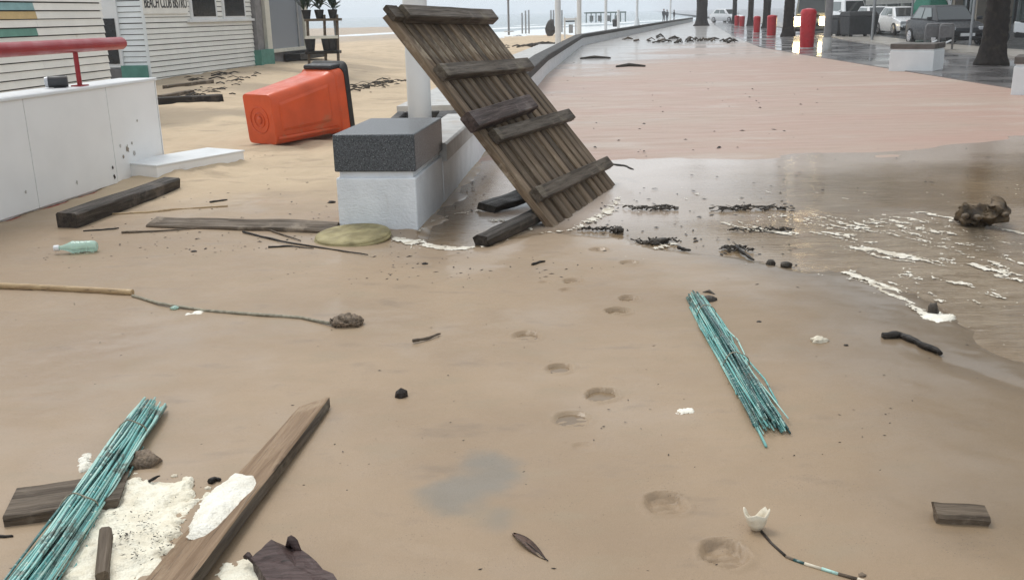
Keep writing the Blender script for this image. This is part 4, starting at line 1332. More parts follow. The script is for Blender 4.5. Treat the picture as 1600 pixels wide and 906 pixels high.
# foam streaks on the flowing water (uncountable)
def foam_streaks():
    X, Y = np.meshgrid(np.arange(-.85, 4.6, .0075), np.arange(3.9, 8.7, .009))
    wgt = np.zeros_like(X)
    def line(px, sg, amp=1.0):
        nonlocal wgt
        P = [G(*p) for p in px]
        dd = np.full(X.shape, 9.)
        for a, b in zip(P[:-1], P[1:]):
            ex, ey = b.x - a.x, b.y - a.y
            t = np.clip(((X - a.x) * ex + (Y - a.y) * ey) / (ex * ex + ey * ey), 0, 1)
            dd = np.minimum(dd, np.hypot(X - a.x - t * ex, Y - a.y - t * ey))
        dd = np.abs(dd + .05 * fbm(X, Y, 3.5, 41))
        wgt = np.maximum(wgt, amp * np.exp(-(dd / sg) ** 2))
    line([(1140, 350), (1180, 360), (1240, 364), (1330, 368)], .10, .95)
    line([(1440, 333), (1510, 348), (1600, 367), (1690, 385)], .06, .9)
    line([(1335, 386), (1380, 398), (1440, 406), (1540, 420), (1640, 450)], .09, 1.0)
    line([(1325, 428), (1370, 446), (1410, 470), (1445, 494)], .045, 1.15)
    line([(1400, 440), (1470, 466), (1560, 478), (1640, 500)], .09, .75)
    line([(1420, 428), (1500, 445), (1600, 474)], .10, .7)
    line([(1240, 345), (1400, 360), (1500, 380), (1640, 405)], .30, .62)
    line([(1330, 375), (1480, 392), (1640, 425)], .22, .62)
    line([(1180, 345), (1320, 350), (1430, 345)], .2, .6)
    line([(1450, 495), (1500, 510), (1560, 540), (1620, 562)], .035, .75)
    line([(628, 377), (660, 386), (700, 391), (748, 389)], .075, 1.3)
    line([(650, 366), (680, 346), (715, 334), (750, 330)], .03, .95)
    line([(770, 345), (815, 350), (850, 368), (900, 357), (945, 335), (970, 308)], .06, 1.05)
    line([(1022, 392), (1060, 378)], .04, .95)
    line([(955, 402), (1005, 408)], .05, .95)
    dx, dy = .5, -.866
    u, v = X * dx + Y * dy, -X * dy + Y * dx
    u = u + .22 * fbm(X, Y, 2.0, 77)
    v = v + .10 * fbm(X, Y, 2.6, 78) + .03 * fbm(X, Y, 9, 79)
    st = .55 * fbm(u * .16, v, 15, 51, 4) + .55 * fbm(u * .30, v, 38, 57, 3) + .30 * fbm(X, Y, 70, 63, 2)
    cell = np.abs(fbm(u * .55, v, 22, 62, 3))
    lace = np.clip(1 - cell * 9, -.6, 1)
    f = st + .20 * lace + wgt * .66 - .50 - .8 * nsm(-.1, -.35, poly_sd(X, Y, WP)) * (wgt < .55)
    Z = .005 * np.sqrt(np.clip(f / .25, 0, 1)) * (.8 + .6 * fbm(X, Y, 45, 5, 2)) - .0015
    mudz = np.where(poly_sd(X, Y, WP) < .12, .012, .0)
    turb_ = .004
    o = mk('foam', grid_mesh('foam', X, Y, Z + .006 + .010 * nsm(.15, -.05, poly_sd(X, Y, WP)), None, f > -.01), M['foamg'])
    tag(o, 'white foam streaks drawn out on the muddy flowing flood water', 'foam', None, 'stuff')
foam_streaks()

def specks():
    rs = random.Random(5)
    mb = MB()
    def bit(c, s):
        a = rs.uniform(0, 3.14)
        d = Vector((math.cos(a), math.sin(a), 0))
        e = Vector((-d.y, d.x, 0))
        l_, w_, h_ = s * rs.uniform(.7, 2.2), s * rs.uniform(.3, .8), s * rs.uniform(.2, .5)
        vs = [c + d * l_, c + e * w_, c - d * l_, c - e * w_, c + Vector((0, 0, h_))]
        mb.add(vs, [(0, 1, 4), (1, 2, 4), (2, 3, 4), (3, 0, 4)])
    def zone(x0, x1, y0, y1, n, s0, s1, z=.014):
        for _ in range(n):
            p = G(rs.uniform(x0, x1), rs.uniform(y0, y1), z)
            bit(p, rs.uniform(s0, s1) ** 1)
    zone(60, 640, 310, 430, 150, .004, .014)
    zone(600, 1000, 390, 440, 50, .004, .012)
    zone(230, 640, 365, 440, 90, .004, .013)
    zone(60, 240, 350, 430, 30, .004, .012)
    zone(0, 1600, 440, 906, 260, .0015, .0055)
    zone(250, 1250, 330, 450, 160, .003, .010)
    zone(900, 1250, 300, 420, 120, .006, .02, .004)
    zone(1000, 1600, 230, 300, 40, .006, .02, .01)
    zone(850, 1300, 90, 240, 60, .012, .035, .02)
    for cx, cy, sg_, n_ in ((225, 815, 16, 60), (195, 838, 10, 40), (250, 840, 14, 50), (215, 862, 12, 35), (180, 800, 8, 16), (230, 780, 25, 14)):
        for _ in range(n_):
            bit(G(rs.gauss(cx, sg_), rs.gauss(cy, sg_ * .7), .045), rs.uniform(.0012, .0045))
    zone(250, 480, 240, 330, 40, .006, .016, .04)
    zone(700, 760, 275, 330, 24, .006, .016, .004)
    o = mb.build('debris_bits', M['speck'])
    tag(o, 'scattered tiny dark bits of wood and weed strewn over mud and foam', 'debris', None, 'stuff')
specks()
def beach_wrack():
    rs = random.Random(9)
    mb = MB()
    def strandline(px, n, s, zf):
        P = [GS(*p) for p in px]
        for i in range(len(P) - 1):
            for _ in range(n):
                c = P[i] + (P[i + 1] - P[i]) * rs.random() + Vector((rs.gauss(0, .5), rs.gauss(0, 1.2), 0)) * s * 4
                z = float(sand_z(np.array(c.x), np.array(c.y))) + .005
                a = rs.uniform(-.5, .5)
                L = s * rs.uniform(.2, 1.6)
                mb.tube([(c.x - math.cos(a) * L, c.y - math.sin(a) * L, z), (c.x, c.y + L * .2, z + L * .25), (c.x + math.cos(a) * L, c.y + math.sin(a) * L, z)], s * rs.uniform(.06, .16), 5)
    strandline([(535, 140), (580, 134), (632, 127)], 40, .10, 0)
    strandline([(255, 147), (330, 138), (390, 120)], 26, .09, 0)
    strandline([(290, 130), (400, 112)], 14, .12, 0)
    strandline([(820, 72), (870, 70)], 60, .28, 0)
    strandline([(800, 58), (850, 52)], 16, .25, 0)
    o = mb.build('beach_wrack', M['weed'], None, True)
    tag(o, 'dark strandline of weed and twigs across the beach sand', 'seaweed', None, 'stuff')
beach_wrack()

# far wrack pieces on promenade
for i, (px, py, w_, lb_) in enumerate([(1003, 64, 1.6, 'low pale heap of twigs on the far promenade close to the sea wall'), (1030, 66, 1.0, 'dark forked branch on the far promenade near the sea wall bend'), (1042, 60, 1.4, 'longest dark log on the far promenade behind the forked branch'), (1068, 67, 1.1, 'dark branch tangle on the middle of the far promenade'), (1083, 65, .9, 'small curved dark branch beside the tangle on the far promenade'), (1128, 67, 1.3, 'grey slanted log towards the red bins on the far promenade'), (1110, 65, .9, 'faint grey twig scatter between tangle and grey slanted log')]):
    c = G(px, py)
    t = thing('storm_branch', lb_, 'branch', (c.x, c.y, .02))
    rs = random.Random(i + 100)
    for k in range(6):
        a = rs.uniform(-.9, .9)
        L = w_ * rs.uniform(.12, .5)
        ox, oy = rs.uniform(-.45, .45) * w_, rs.gauss(0, 1.6)
        MB().tube([(ox - L / 2, oy, .02), (ox + rs.uniform(-.1, .1), oy + .3 * math.sin(a), .05 + .12 * rs.random()), (ox + L / 2 * math.cos(a), oy + L / 2 * math.sin(a), .02)], [rs.uniform(.02, .06), rs.uniform(.03, .07), .015], 5).build('limb', M['weed' if i not in (0, 6) else 'greywood'], t, True)
for i, (px, py, w_) in enumerate([(985, 106, .4), (930, 93, .5)]):
    c = G(px, py)
    tag(MB().tube([(c.x - w_, c.y, .04), (c.x, c.y + .3, .06), (c.x + w_, c.y - .1, .04)], [.03, .06, .03], 6).build('storm_branch', M['weed'], None, True), ['short dark branch lying on red promenade', 'short flat branch beside the sea wall on promenade'][i], 'branch')

# ------------------------------------------------------------------ beach furniture in the distance
def post(name, px, py, ptop, wpx, label, m, cat='post', group=None, zg=0.0, sq=False, extra=None):
    c = G(px, py, zg)
    k = c.y / math.cos(THETA) / FPX
    h = (py - ptop) * k
    t = thing(name, label, cat, (c.x, c.y, zg), (0, 0, 0), group)
    MB().lathe([(wpx * k / 2, -.3), (wpx * k / 2, h), (wpx * k * .4, h + .03)], 12).build('shaft', M[m], t, 'auto')
    return t, k, h
t, k, h = post('shower_post', 795, 50, 6, 3, 'dark beach shower post with a round head standing on the sand', 'greypost', zg=-.1)
MB().lathe([(.10, h - .02), (.19, h + .05), (.2, h + .28), (.12, h + .34)], 14).build('head', M['greypost'], t, 'auto')
MB().lathe([(.5, -.02), (.45, .06)], 14).build('foot', M['concrete'], t)
for i, (px, tp) in enumerate(((816, 24), (821.5, 21), (826.5, 20))):
    post('beach_post', px, 48, tp, 2.2, 'slim grey post in a row of three on the beach', 'metal', 'post', 'row of three beach posts', -.1)
for i, (px, tp) in enumerate(((861, 20), (865, 20), (878, 20))):
    post('beach_post', px, 46, tp, 2.2, 'slim grey post in the group behind the tall white mast', 'metal', 'post', 'posts behind the white mast', -.1)
o = blob('boulder', G(860, 45, 0), (.5, .5, .8), M['speck'], 70, .3)
tag(o, 'dark hunched rock beside the slim posts behind the white mast', 'rock')
t, k, h = post('mast', 872, 71, -160, 8.5, 'tall thick white mast beside the beach path', 'pole', 'mast')
t, k, h = post('mast', 905, 60, -160, 6.5, 'tall white mast behind the white notice frame', 'pole', 'mast')
t, k, h = post('mast', 946.5, 49, -140, 4, 'tall thin white mast on the sand past the sea wall bend', 'pole', 'mast')
t, k, h = post('white_post', 966, 48, 20, 4, 'short white post beside the small black bin on far sand', 'pole', 'post')
t, k, h = post('lamp_post', 995, 42, -60, 3.6, 'white street lamp post rising beyond the far sea wall', 'pole', 'lamp post')
MB().lathe([(.35, -.2), (.22, .6), (.12, .9)], 12).build('base', M['white'], t, 'auto')
t, k, h = post('lamp_post', 1047, 36, -60, 2.6, 'thin white lamp post between the distant dark figures', 'pole', 'lamp post')
c = G(891, 60, 0)
k = c.y / 1440
t = thing('notice_frame', 'white framed notice panel on legs beside the white masts', 'sign', (c.x, c.y, 0))
for sx in (-8, 8):
    MB().box((sx * k, 0, 14 * k), (2.4 * k, .1, 30 * k)).build('leg', M['white'], t)
MB().box((0, 0, 23.5 * k), (13.4 * k, .06, 2 * k)).build('header', M['trim'], t)
MB().box((1 * k, 0, 13 * k), (6 * k, .05, 12 * k)).build('notice', M['metal'], t)
MB().box((0, 0, 26.5 * k), (19 * k, .11, 2.6 * k)).build('top_rail', M['white'], t)
c = G(961, 44)
t = thing('litter_bin', 'small black litter bin on the far sand beside white post', 'bin', (c.x, c.y, .1))
MB().lathe([(.22, 0), (.26, .5), (.24, .55)], 14).build('drum', M['trim'], t, 'auto')
MB().lathe([(.27, .5), (.27, .62), (.15, .7)], 14).build('lid', M['trim'], t, 'auto')
# beach bar shack
c = G(945, 33, -.2)
t = thing('beach_shelter', 'long dark green low shelter on the far beach sand behind the masts', 'shelter', (c.x, c.y, -.4))
k = c.y / 1440
MB().box((0, 0, 13 * k), (58 * k, 4, 2 * k)).build('roof', M['green_post'], t)
for i in range(9):
    MB().box(((-28 + i * 7) * k, -1.8, 6 * k), (1.4 * k, .3, 13 * k)).build('post', M['green_post'], t)
for i in range(4):
    MB().box(((-20 + i * 12) * k, -1.0, 5 * k), (5 * k, .8, 8 * k)).build('hut_panel', M['greypost'], t)

# distant people
def person(px, py, hpx, label, seed):
    c = G(px, py, 0)
    k = c.y / 1440
    h = hpx * k
    s = h / 1.75
    me = bpy.data.meshes.new('person')
    J = [((0, 0, .95), .14), ((0, 0, 1.2), .15), ((0, 0, 1.42), .15), ((0, 0, 1.5), .06), ((0, 0, 1.56), .08), ((0, 0, 1.7), .09), ((.1, 0, .9), .1), ((.11, .03, .48), .075), ((.12, 0, .06), .05), ((.13, -.14, .03), .04), ((-.1, 0, .9), .1), ((-.12, -.06, .48), .075), ((-.12, .05, .06), .05), ((-.13, -.1, .03), .04), ((.2, 0, 1.4), .07), ((.25, 0, 1.12), .05), ((.22, -.08, .86), .045), ((-.2, 0, 1.4), .07), ((-.25, 0, 1.12), .05), ((-.22, -.08, .86), .045)]
    E_ = [(0, 1), (1, 2), (2, 3), (3, 4), (4, 5), (0, 6), (6, 7), (7, 8), (8, 9), (0, 10), (10, 11), (11, 12), (12, 13), (2, 14), (14, 15), (15, 16), (2, 17), (17, 18), (18, 19)]
    me.from_pydata([tuple(x * s for x in j[0]) for j in J], E_, [])
    o = link(bpy.data.objects.new('person', me))
    me.materials.append(M['coat_d'])
    sk = o.modifiers.new('skin', 'SKIN')
    for i, j in enumerate(J):
        me.skin_vertices[0].data[i].radius = (j[1] * s, j[1] * s)
    me.skin_vertices[0].data[0].use_root = True
    ss = o.modifiers.new('sub', 'SUBSURF')
    ss.levels = ss.render_levels = 1
    o.location = (c.x, c.y, .0)
    o.rotation_euler = (0, 0, seed)
    tag(o, label, 'person')
    hd_ = MB().lathe([(.03, -.11), (.09, -.06), (.10, .02), (.07, .09), (.01, .11)], 12, (0, 0, 1.66)).build('head', M['skin'], o, True)
    hd_.scale = (s,) * 3
    hr = MB().lathe([(.105, .0), (.11, .04), (.08, .10), (.01, .125)], 12, (0, .012, 1.66)).build('hair', M['trim'], o, True)
    hr.scale = (s,) * 3
person(1037, 35, 18, 'person in dark clothes standing by the thin lamp post, arms down', .3)
person(1042, 35, 17, 'person in dark clothes standing close beside another, nearer lamp post', 2.2)
person(1053, 34, 16, 'person in dark clothes standing alone on the far side of thin lamp post', 1.0)

# ------------------------------------------------------------------ right-hand side street things
M['benchtop'] = simple('brown_stone_top', (.12, .10, .085), .5, .3, 6, coat=.3)
c = G(1443, 113) + Vector((0, .45, 0))
granite_block('bench_block', 'white low bench block with brown stone top standing on the dark wet pavement', (c.x, c.y, .03), Vector((.75, 1, 0)).normalized(), 1.0, 1.0, .46, .12, None, 'white')
c = G(1640, 150) + Vector((.05, .3, 0))
granite_block('bench_block', 'white bench block with brown top partly cut off beside the palm trunk', (c.x, c.y, .03), Vector((.6, 1, 0)).normalized(), .95, .95, .46, .12, None, 'white')

def palm(px, py, wpx, label, h, seed, crown=True):
    c = G(px, py)
    k = c.y / 1440
    r0 = wpx * k / 2
    rs = random.Random(seed)
    t = thing('palm_tree', label, 'palm tree', (c.x, c.y, 0))
    prof = []
    n = int(h / .22)
    for i in range(n + 1):
        z = h * i / n
        r_ = r0 * (1 + .45 * math.exp(-z / .28)) * (1 - .12 * z / h)
        prof += [(r_ * 1.035, z), (r_ * .96, z + .12)]
    o = MB().lathe(prof, 18).build('trunk', M['trunk'], t, True)
    for v in o.data.vertices:
        d = 1 + .10 * nz((v.co.x * 3, v.co.y * 3, v.co.z), 1.5, seed)
        v.co.x *= d
        v.co.y *= d
    mb = MB()
    nf = 26
    for i in range(nf):
        a = 2.4 * i + rs.uniform(-.2, .2)
        el = R(75 - 95 * i / nf)
        L = rs.uniform(2.2, 2.9)
        d = Vector((math.cos(a), math.sin(a), 0))
        s = Vector((-d.y, d.x, 0))
        P = []
        for q in range(9):
            f = q / 8
            P.append(Vector((0, 0, h + .1)) + d * (L * f * math.cos(el * (1 - .3 * f))) + Vector((0, 0, L * f * math.sin(el) - L * .55 * f * f)))
        for q in range(1, 8):
            for sgn in (-1, 1):
                for u in (0, .5):
                    p = P[q] + (P[q + 1] - P[q]) * u
                    ll = .55 * math.sin(math.pi * (.12 + .8 * q / 8))
                    tip = p + s * sgn * ll + (P[q + 1] - P[q]).normalized() * .22 - Vector((0, 0, .18))
                    wv = (P[q + 1] - P[q]).normalized() * .035
                    mb.add([p - wv, p + wv, tip], [(0, 1, 2)])
        mb.tube(P, [.03 * (1 - .8 * j / 8) for j in range(9)], 4)
    mb.build('crown', M['frond'], t)
palm(1549, 104, 33, 'very thick dark palm trunk on the pavement beside the white bench block', 7.5, 1)
palm(1231, 58, 15, 'brown palm trunk just behind the lit headlights and large red bin', 8, 2)
palm(1197, 45, 11, 'dark palm trunk standing behind the second red bin', 8, 3)
palm(1172, 41, 8, 'slim dark palm trunk between far red bins', 8, 4)
palm(1147, 38, 6.5, 'slimmest and farthest dark palm trunk in the row', 8, 5)
palm(1096, 41, 16, 'broad grey brown palm trunk on the far promenade, apart from the row', 8, 6)

def red_bin(px, py, wpx, hpx, label):
    c = G(px, py)
    k = c.y / 1440
    r_, h = wpx * k / 2, hpx * k
    t = thing('red_litter_bin', label, 'bin', (c.x, c.y, .03))
    MB().lathe([(r_ * .86, 0), (r_ * .9, .04), (r_, h * .75), (r_, h * .86)], 20).build('drum', M['redbin'], t, 'auto')
    MB().lathe([(r_ * 1.03, h * .86), (r_ * 1.03, h * .9), (r_ * .85, h * .97), (r_ * .2, h)], 20).build('dome', M['redbin'], t, 'auto')
    MB().lathe([(r_ * 1.05, -.04), (r_ * 1.05, .02), (r_ * .9, .03)], 20).build('base_ring', M['concrete'], t, 'auto')
red_bin(1260, 77, 22, 56, 'large bright red tapered litter bin in front of lit vehicle headlights')
red_bin(1205, 58, 14, 30, 'second red litter bin, next along from the large one on the wet pavement')
red_bin(1182, 53, 10, 24, 'red litter bin on dark legs beside the slim palm trunks')
red_bin(1159, 43, 8, 15, 'small far red bin beside the farthest palm trunk')
red_bin(1151, 42, 7, 15, 'farthest small red bin at the end of the row')
# lamp column
def column(px, py, wpx, label, m='greypost', h=7.0, base=None):
    c = G(px, py)
    k = c.y / 1440
    t = thing('lamp_column', label, 'lamp post', (c.x, c.y, .03))
    MB().lathe([(wpx * k * .5, 0), (wpx * k * .46, h)], 16).build('shaft', M[m], t, 'auto')
    if base:
        MB().lathe([(wpx * k * .62, -.05), (wpx * k * .62, base), (wpx * k * .55, base + .05)], 16).build('base', M['concrete'], t, 'auto')
    MB().tube([(0, 0, h - .1), (0, 0, h + .3), (-.8, 0, h + .6)], .05, 8).build('arm', M[m], t, True)
    MB().box((-1.1, 0, h + .58), (.7, .25, .12)).build('lamp_head', M[m], t, bevel=.03)
column(1291, 82, 11, 'thick grey lamp column on pale foot beside the large red bin', base=.42)
column(1362, 66, 4, 'thin grey pole just past the dark waste containers', 'metal')
column(1421, 64, 3, 'thin dark pole beside the green shop panel', 'metal')
column(1515, 74, 4, 'thin grey blue pole in front of the dark grey hatchback', 'metal')

def container(px, py, wpx, hpx, label, rot):
    c = G(px, py)
    k = c.y / 1440
    W_, H_ = wpx * k, hpx * k
    t = thing('waste_container', label, 'waste container', (c.x, c.y, .05), (0, 0, rot))
    MB().loft([[(-W_ * .45, -.45, .12), (W_ * .45, -.45, .12), (W_ * .45, .45, .12), (-W_ * .45, .45, .12)], [(-W_ * .5, -.55, H_ * .8), (W_ * .5, -.55, H_ * .8), (W_ * .5, .55, H_ * .8), (-W_ * .5, .55, H_ * .8)]]).build('bin_body', M['grey'], t, bevel=.05)
    MB().loft([[(-W_ * .52, -.58, H_ * .8), (W_ * .52, -.58, H_ * .8), (W_ * .52, .58, H_ * .8), (-W_ * .52, .58, H_ * .8)], [(-W_ * .46, -.3, H_), (W_ * .46, -.3, H_), (W_ * .46, .5, H_), (-W_ * .46, .5, H_)]]).build('lid', M['trim'], t, bevel=.05)
    for sx in (-1, 1):
        for sy in (-1, 1):
            wv = MB().lathe([(.09, -.03), (.09, .03)], 12).build('wheel', M['tyre'], t)
            wv.matrix_local = Matrix.Translation((sx * W_ * .36, sy * .35, .09)) @ Euler((R(90), 0, 0)).to_matrix().to_4x4()
container(1340, 60, 46, 36, 'large dark grey waste container in front of the white van roof', .15)
container(1310, 59, 20, 30, 'narrow dark waste container beside the large one', .15)

def car(label, loc, rz, paint, L=4.2, W_=1.75, H_=1.48, van=False, lit=False, cat='car', name='parked_car'):
    t = thing(name, label, cat, loc, (0, 0, rz))
    hw = W_ / 2
    bz = .95 if not van else 1.15
    # lower body: stations front to back with half width, bottom, top
    S = [(L * .5, .72, .34, bz * .58), (L * .485, .88, .24, bz * .70), (L * .40, .97, .2, bz * .80), (L * .22, 1, .19, bz * .95), (0, 1, .19, bz), (-L * .25, 1, .19, bz * 1.02), (-L * .42, .97, .22, bz * 1.02), (-L * .485, .9, .28, bz * .96), (-L * .5, .8, .36, bz * .8)]
    rings = []
    for x, f, zb, zt in S:
        h = hw * f
        rings.append([(x, -h * .93, zb), (x, -h, zb + .15), (x, -h, zt - .2), (x, -h * .95, zt - .03), (x, -h * .8, zt), (x, h * .8, zt), (x, h * .95, zt - .03), (x, h, zt - .2), (x, h, zb + .15), (x, h * .93, zb)])
    body = MB().loft(rings).build('body', paint, t, 'auto')
    xf, xft, xrt, xr = (L * .24, L * .06, -L * .30, -L * .44) if not van else (L * .33, L * .24, -L * .44, -L * .47)
    cab = [[(xf, -hw * .86, bz * .93), (xf, hw * .86, bz * .93), (xr, hw * .86, bz * .98), (xr, -hw * .86, bz * .98)], [(xft, -hw * .68, H_ - .03), (xft, hw * .68, H_ - .03), (xrt, hw * .68, H_), (xrt, -hw * .68, H_)]]
    MB().loft(cab).build('cabin', paint, t, bevel=.07)
    def quad(name, pts, m, off):
        p = [Vector(q) for q in pts]
        n = (p[1] - p[0]).cross(p[3] - p[0]).normalized()
        if n.dot(Vector((p[0] + p[2]) / 2 - Vector((-.2, 0, bz)))) < 0:
            n = -n
        return MB().loft([[q + n * off * .2 for q in p], [q + n * off for q in p]]).build(name, m, t)
    lerp = lambda a, b, f: Vector(a) + (Vector(b) - Vector(a)) * f
    b0, b1, b2, b3 = [Vector(q) for q in cab[0]]
    t0, t1, t2, t3 = [Vector(q) for q in cab[1]]
    def face(A, B, C, D, u0, u1, v0, v1):
        f = lambda u, v: lerp(lerp(A, B, u), lerp(D, C, u), v)
        return [f(u0, v0), f(u1, v0), f(u1, v1), f(u0, v1)]
    quad('windscreen', face(b0, b1, t1, t0, .06, .94, .1, .9), M['glass'], .02)
    quad('rear_window', face(b3, b2, t2, t3, .08, .92, .2, .88), M['glass'], .02)
    for A, B, C, D in ((b0, b3, t3, t0), (b1, b2, t2, t1)):
        quad('side_window', face(A, B, C, D, .14, .50, .16, .86), M['glass_l'], .02)
        quad('side_window', face(A, B, C, D, .54, .88, .16, .86), M['glass_l'], .02)
    for sx in (L * .31, -L * .30):
        for s in (-1, 1):
            wv = MB().lathe([(.24, -.1), (.31, -.09), (.32, 0), (.31, .09), (.24, .1)], 22).build('wheel', M['tyre'], t, 'auto')
            wv.matrix_local = Matrix.Translation((sx, s * (hw - .07), .32)) @ Euler((R(90), 0, 0)).to_matrix().to_4x4()
            MB().lathe([(.2, -.105), (.22, -.1), (.22, .1), (.2, .105)], 14).build('rim', M['rim'], wv, 'auto')
    for s in (-1, 1):
        MB().box((L * .482, s * hw * (.7 if lit else .66), bz * .66), (.10 if not lit else .24, .36 if not lit else .5, .17 if not lit else .5)).build('headlight', M['headlight'] if lit else M['lamp_off'], t, bevel=.04)
        MB().box((xf - .2, s * (hw + .06), bz + .05), (.12, .2, .14)).build('mirror', paint, t, bevel=.04)
        MB().box((-L * .485, s * hw * .75, bz * .8), (.06, .2, .3)).build('tail_light', M['redbin'], t, bevel=.02)
    MB().box((L * .497, 0, bz * .50), (.06, W_ * .55, .16)).build('grille', M['trim'], t, bevel=.02)
    MB().box((L * .49, 0, .33), (.08, W_ * .86, .16)).build('bumper', M['trim'], t, bevel=.03)
    MB().box((L * .506, 0, .42), (.09, .52, .11)).build('number_plate', M['white'], t)
    return t
p = G(1487, 74) + Vector((.75, 2.4, 0))
car('dark grey hatchback parked behind the white bench block and bicycle racks', (p.x, p.y, .0), R(-91), M['cargrey'], 4.0, 1.8, 1.5)
p = G(1380, 53) + Vector((0, 1.2, 0))
car('white hatchback parked beside another, nearer the dark waste containers', (p.x, p.y, 0), R(-92), M['carwhite'], 3.9, 1.75, 1.5)
p = G(1413, 55) + Vector((0.3, 1.2, 0))
car('white hatchback parked beside another, nearer the green shop panel', (p.x, p.y, 0), R(-92), M['carwhite'], 3.9, 1.75, 1.46)
p = G(1334, 47) + Vector((0, 2, 0))
car('white van with its roof showing above the dark waste container', (p.x, p.y, 0), R(-80), M['carwhite'], 4.6, 2.0, 1.95, True, False, 'van', 'parked_van')
p = DY(1267, 30, 58)
p.z = 0
car('dark olive van driving with both headlights lit behind the large red bin', (p.x, p.y, 0), R(-107), M['cardark'], 5.0, 2.0, 2.6, True, True, 'van', 'moving_van')
p = G(1135, 36)
car('pale grey far car parked between the broad palm trunk and the palm row', (p.x + .5, p.y + 2, 0), R(-60), M['carwhite'], 4.2, 1.8, 1.5)

# bicycle rack frames
for i, px in enumerate((1454, 1476)):
    c = G(px, 82)
    k = c.y / 1440
    t = thing('rack_frame', ['dark grey steel rack frame with infill, nearer the waste containers', 'dark grey steel rack frame with infill, nearer the grey hatchback'][i], 'bike rack', (c.x, c.y, .03))
    w2, h = 10 * k, 38 * k
    MB().tube([(-w2, 0, 0), (-w2, 0, h * .93), (-w2 * .8, 0, h), (w2 * .8, 0, h), (w2, 0, h * .93), (w2, 0, 0)], .035, 8).build('hoop', M['greypost'], t, True)
    MB().box((0, 0, h * .72), (w2 * 1.8, .03, h * .42)).build('infill_panel', M['greyplinth'], t)
    MB().tube([(-w2, -.3, .05), (-w2 * .6, -.32, .28), (w2 * .2, -.3, .36)], .028, 8).build('wheel_hoop', M['white'], t, True)

# motor scooter
c = G(1597, 72) + Vector((.2, .6, 0))
t = thing('motorbike', 'black and white motorbike parked beyond the very thick palm trunk', 'motorbike', (c.x, c.y, 0), (0, 0, R(160)))
for sx in (-.65, .65):
    wv = MB().lathe([(.2, -.05), (.29, -.045), (.30, 0), (.29, .045), (.2, .05)], 22).build('wheel', M['tyre'], t, 'auto')
    wv.matrix_local = Matrix.Translation((sx, 0, .30)) @ Euler((R(90), 0, 0)).to_matrix().to_4x4()
    MB().lathe([(.05, -.06), (.05, .06)], 12).build('hub', M['rim'], wv)
MB().loft([[(-.8, -.12, .62), (-.8, .12, .62), (-.8, .1, .74), (-.8, -.1, .74)], [(-.2, -.17, .42), (-.2, .17, .42), (-.2, .15, .78), (-.2, -.15, .78)], [(.25, -.15, .45), (.25, .15, .45), (.25, .12, .86), (.25, -.12, .86)]]).build('body', M['carwhite'], t, bevel=.04)
MB().box((-.3, 0, .83), (.75, .26, .1)).build('seat', M['trim'], t, bevel=.04)
MB().tube([(.65, .0, .3), (.45, 0, .95)], .04, 8).build('fork', M['metal'], t)
MB().tube([(.42, -.35, 1.02), (.46, 0, .96), (.42, .35, 1.02)], .02, 8).build('handlebar', M['trim'], t)
MB().box((.52, 0, .85), (.12, .2, .2)).build('headlight', M['lamp_off'], t, bevel=.04)
MB().box((-.05, 0, .4), (.5, .3, .25)).build('engine', M['trim'], t, bevel=.04)

# ------------------------------------------------------------------ buildings on the landward side
def building(label, x0, y0, x1, y1, h, m, bays, floors=4, gf=3.6, glass='glass', awning=None):
    a, b = Vector((x0, y0, 0)), Vector((x1, y1, 0))
    d = (b - a).normalized()
    n = Vector((-d.y, d.x, 0))                     # faces the promenade (towards -x)
    L = (b - a).length
    B3 = Matrix(((d.x, -n.x, 0), (d.y, -n.y, 0), (0, 0, 1)))
    t = thing('apartment_building', label, 'building', a)
    c = d * (L / 2) - n * 6
    MB().box((c.x, c.y, gf + (h - gf) / 2), (L, 12, h - gf), B3).build('upper_wall', m, t)
    c = d * (L / 2) - n * 7.2
    MB().box((c.x, c.y, gf / 2), (L, 9.6, gf), B3).build('shop_wall', M['dark'], t)
    bw = L / bays
    pm = MB().box((0, 0, 0), (.5, .5, gf), B3).mesh('pillar')
    gm = MB().box((0, 0, 0), (bw - .7, .08, gf - .9), B3).mesh('shop_pane')
    fm = MB().box((0, 0, 0), (.09, .12, gf - .9), B3).mesh('mullion')
    wmesh = MB().box((0, 0, 0), (bw * .55, .12, 1.7), B3).mesh('window')
    bm_ = MB().box((0, 0, 0), (bw * .8, .9, .18), B3).mesh('balcony')
    for i in range(bays + 1):
        mk('pillar', pm, m, t).location = d * (i * bw) - n * .26 + Vector((0, 0, gf / 2))
    for i in range(bays):
        p = d * ((i + .5) * bw) - n * 2.3
        mk('shop_pane', gm, M[glass if i % 3 else 'glass_l'], t).location = p + Vector((0, 0, (gf - .9) / 2 + .3))
        for f in (-.25, .0, .25):
            mk('mullion', fm, M['green_post'], t).location = p + d * (f * bw) + n * .1 + Vector((0, 0, (gf - .9) / 2 + .3))
        for fl in range(floors):
            z = gf + 1.5 + fl * 3
            mk('window', wmesh, M['glass'], t).location = d * ((i + .5) * bw) + n * .02 + Vector((0, 0, z))
            mk('balcony', bm_, M['white'], t).location = d * ((i + .5) * bw) + n * .45 + Vector((0, 0, z - 1.15))
    c = d * (L / 2) - n * 1
    MB().box((c.x, c.y, gf - .3), (L, 1.6, .5), B3).build('fascia', m, t)
    return t
building('grey apartment block with dark glazed ground floor behind the motorbike', 24.5, 20, 26, 44, 18, M['bldg'], 5, 5)
building('beige apartment block with shop pillars behind the white cars', 26.5, 47, 30, 73, 20, M['bldg2'], 6, 5)
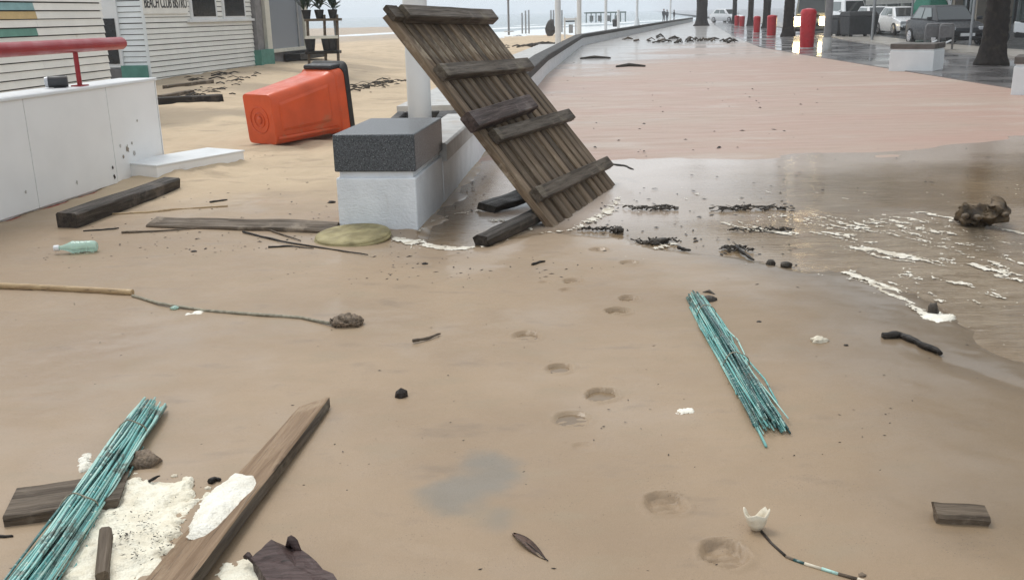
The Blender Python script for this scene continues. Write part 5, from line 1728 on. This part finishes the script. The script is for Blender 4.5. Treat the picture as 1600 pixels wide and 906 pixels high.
building('green grey apartment block with green framed glass farther along the street', 30.5, 77, 36, 119, 21, M['bldg3'], 9, 5)
building('hazy far apartment block where the promenade bends out of sight', 37, 124, 62, 205, 24, M['bldg3'], 12, 6)
c = DY(1408, 10, 62)
t = thing('shop_awning', 'long white shop awning above the two white parked cars', 'awning', (c.x, c.y, 0))
MB().add([(-2.2, 0, 1.85), (3.0, 0, 2.0), (3.0, 1.4, 2.7), (-2.2, 1.4, 2.6), (-2.2, 0, 1.55), (3.0, 0, 1.7)], [(0, 1, 2, 3), (4, 5, 1, 0)]).build('canopy', M['awning'], t).modifiers.new('t', 'SOLIDIFY').thickness = .04
for sx in (-2, .2, 2.8):
    MB().tube([(sx, .1, 0), (sx, .1, 1.9)], .05, 8).build('support', M['metal'], t)
c = DY(1452, 30, 47)
k = c.y / 1440
t = thing('recycling_bell', 'green recycling container with a white hoop behind the rack frames', 'recycling bin', (c.x, c.y, .0), (0, 0, .3))
MB().loft([[(-17 * k, -.6, .1), (17 * k, -.6, .1), (17 * k, .6, .1), (-17 * k, .6, .1)], [(-18 * k, -.65, 1.3), (18 * k, -.65, 1.3), (18 * k, .65, 1.3), (-18 * k, .65, 1.3)], [(-14 * k, -.4, 1.95), (12 * k, -.4, 1.95), (12 * k, .4, 1.95), (-14 * k, .4, 1.95)]]).build('shell', M['shopgreen'], t, bevel=.08)
MB().tube([(7 * k, -.5, 1.95), (12 * k, -.55, 1.9), (17 * k, -.6, 1.55), (18 * k, -.68, 1.1)], .07, 8).build('hoop', M['white'], t, True)

# ------------------------------------------------------------------ haze
t = NT('haze_air')
pv = t.n('ShaderNodeVolumePrincipled')
pv.inputs['Color'].default_value = (.93, .96, 1, 1)
pv.inputs['Density'].default_value = .0009
pv.inputs['Anisotropy'].default_value = 0
t.t.nodes.remove(t.b)
t.l(pv.outputs[0], t.t.nodes['Material Output'].inputs['Volume'])
o = MB().box((0, 1700, 10), (5000, 3900, 25)).build('haze', t.m)
o['kind'] = 'stuff'
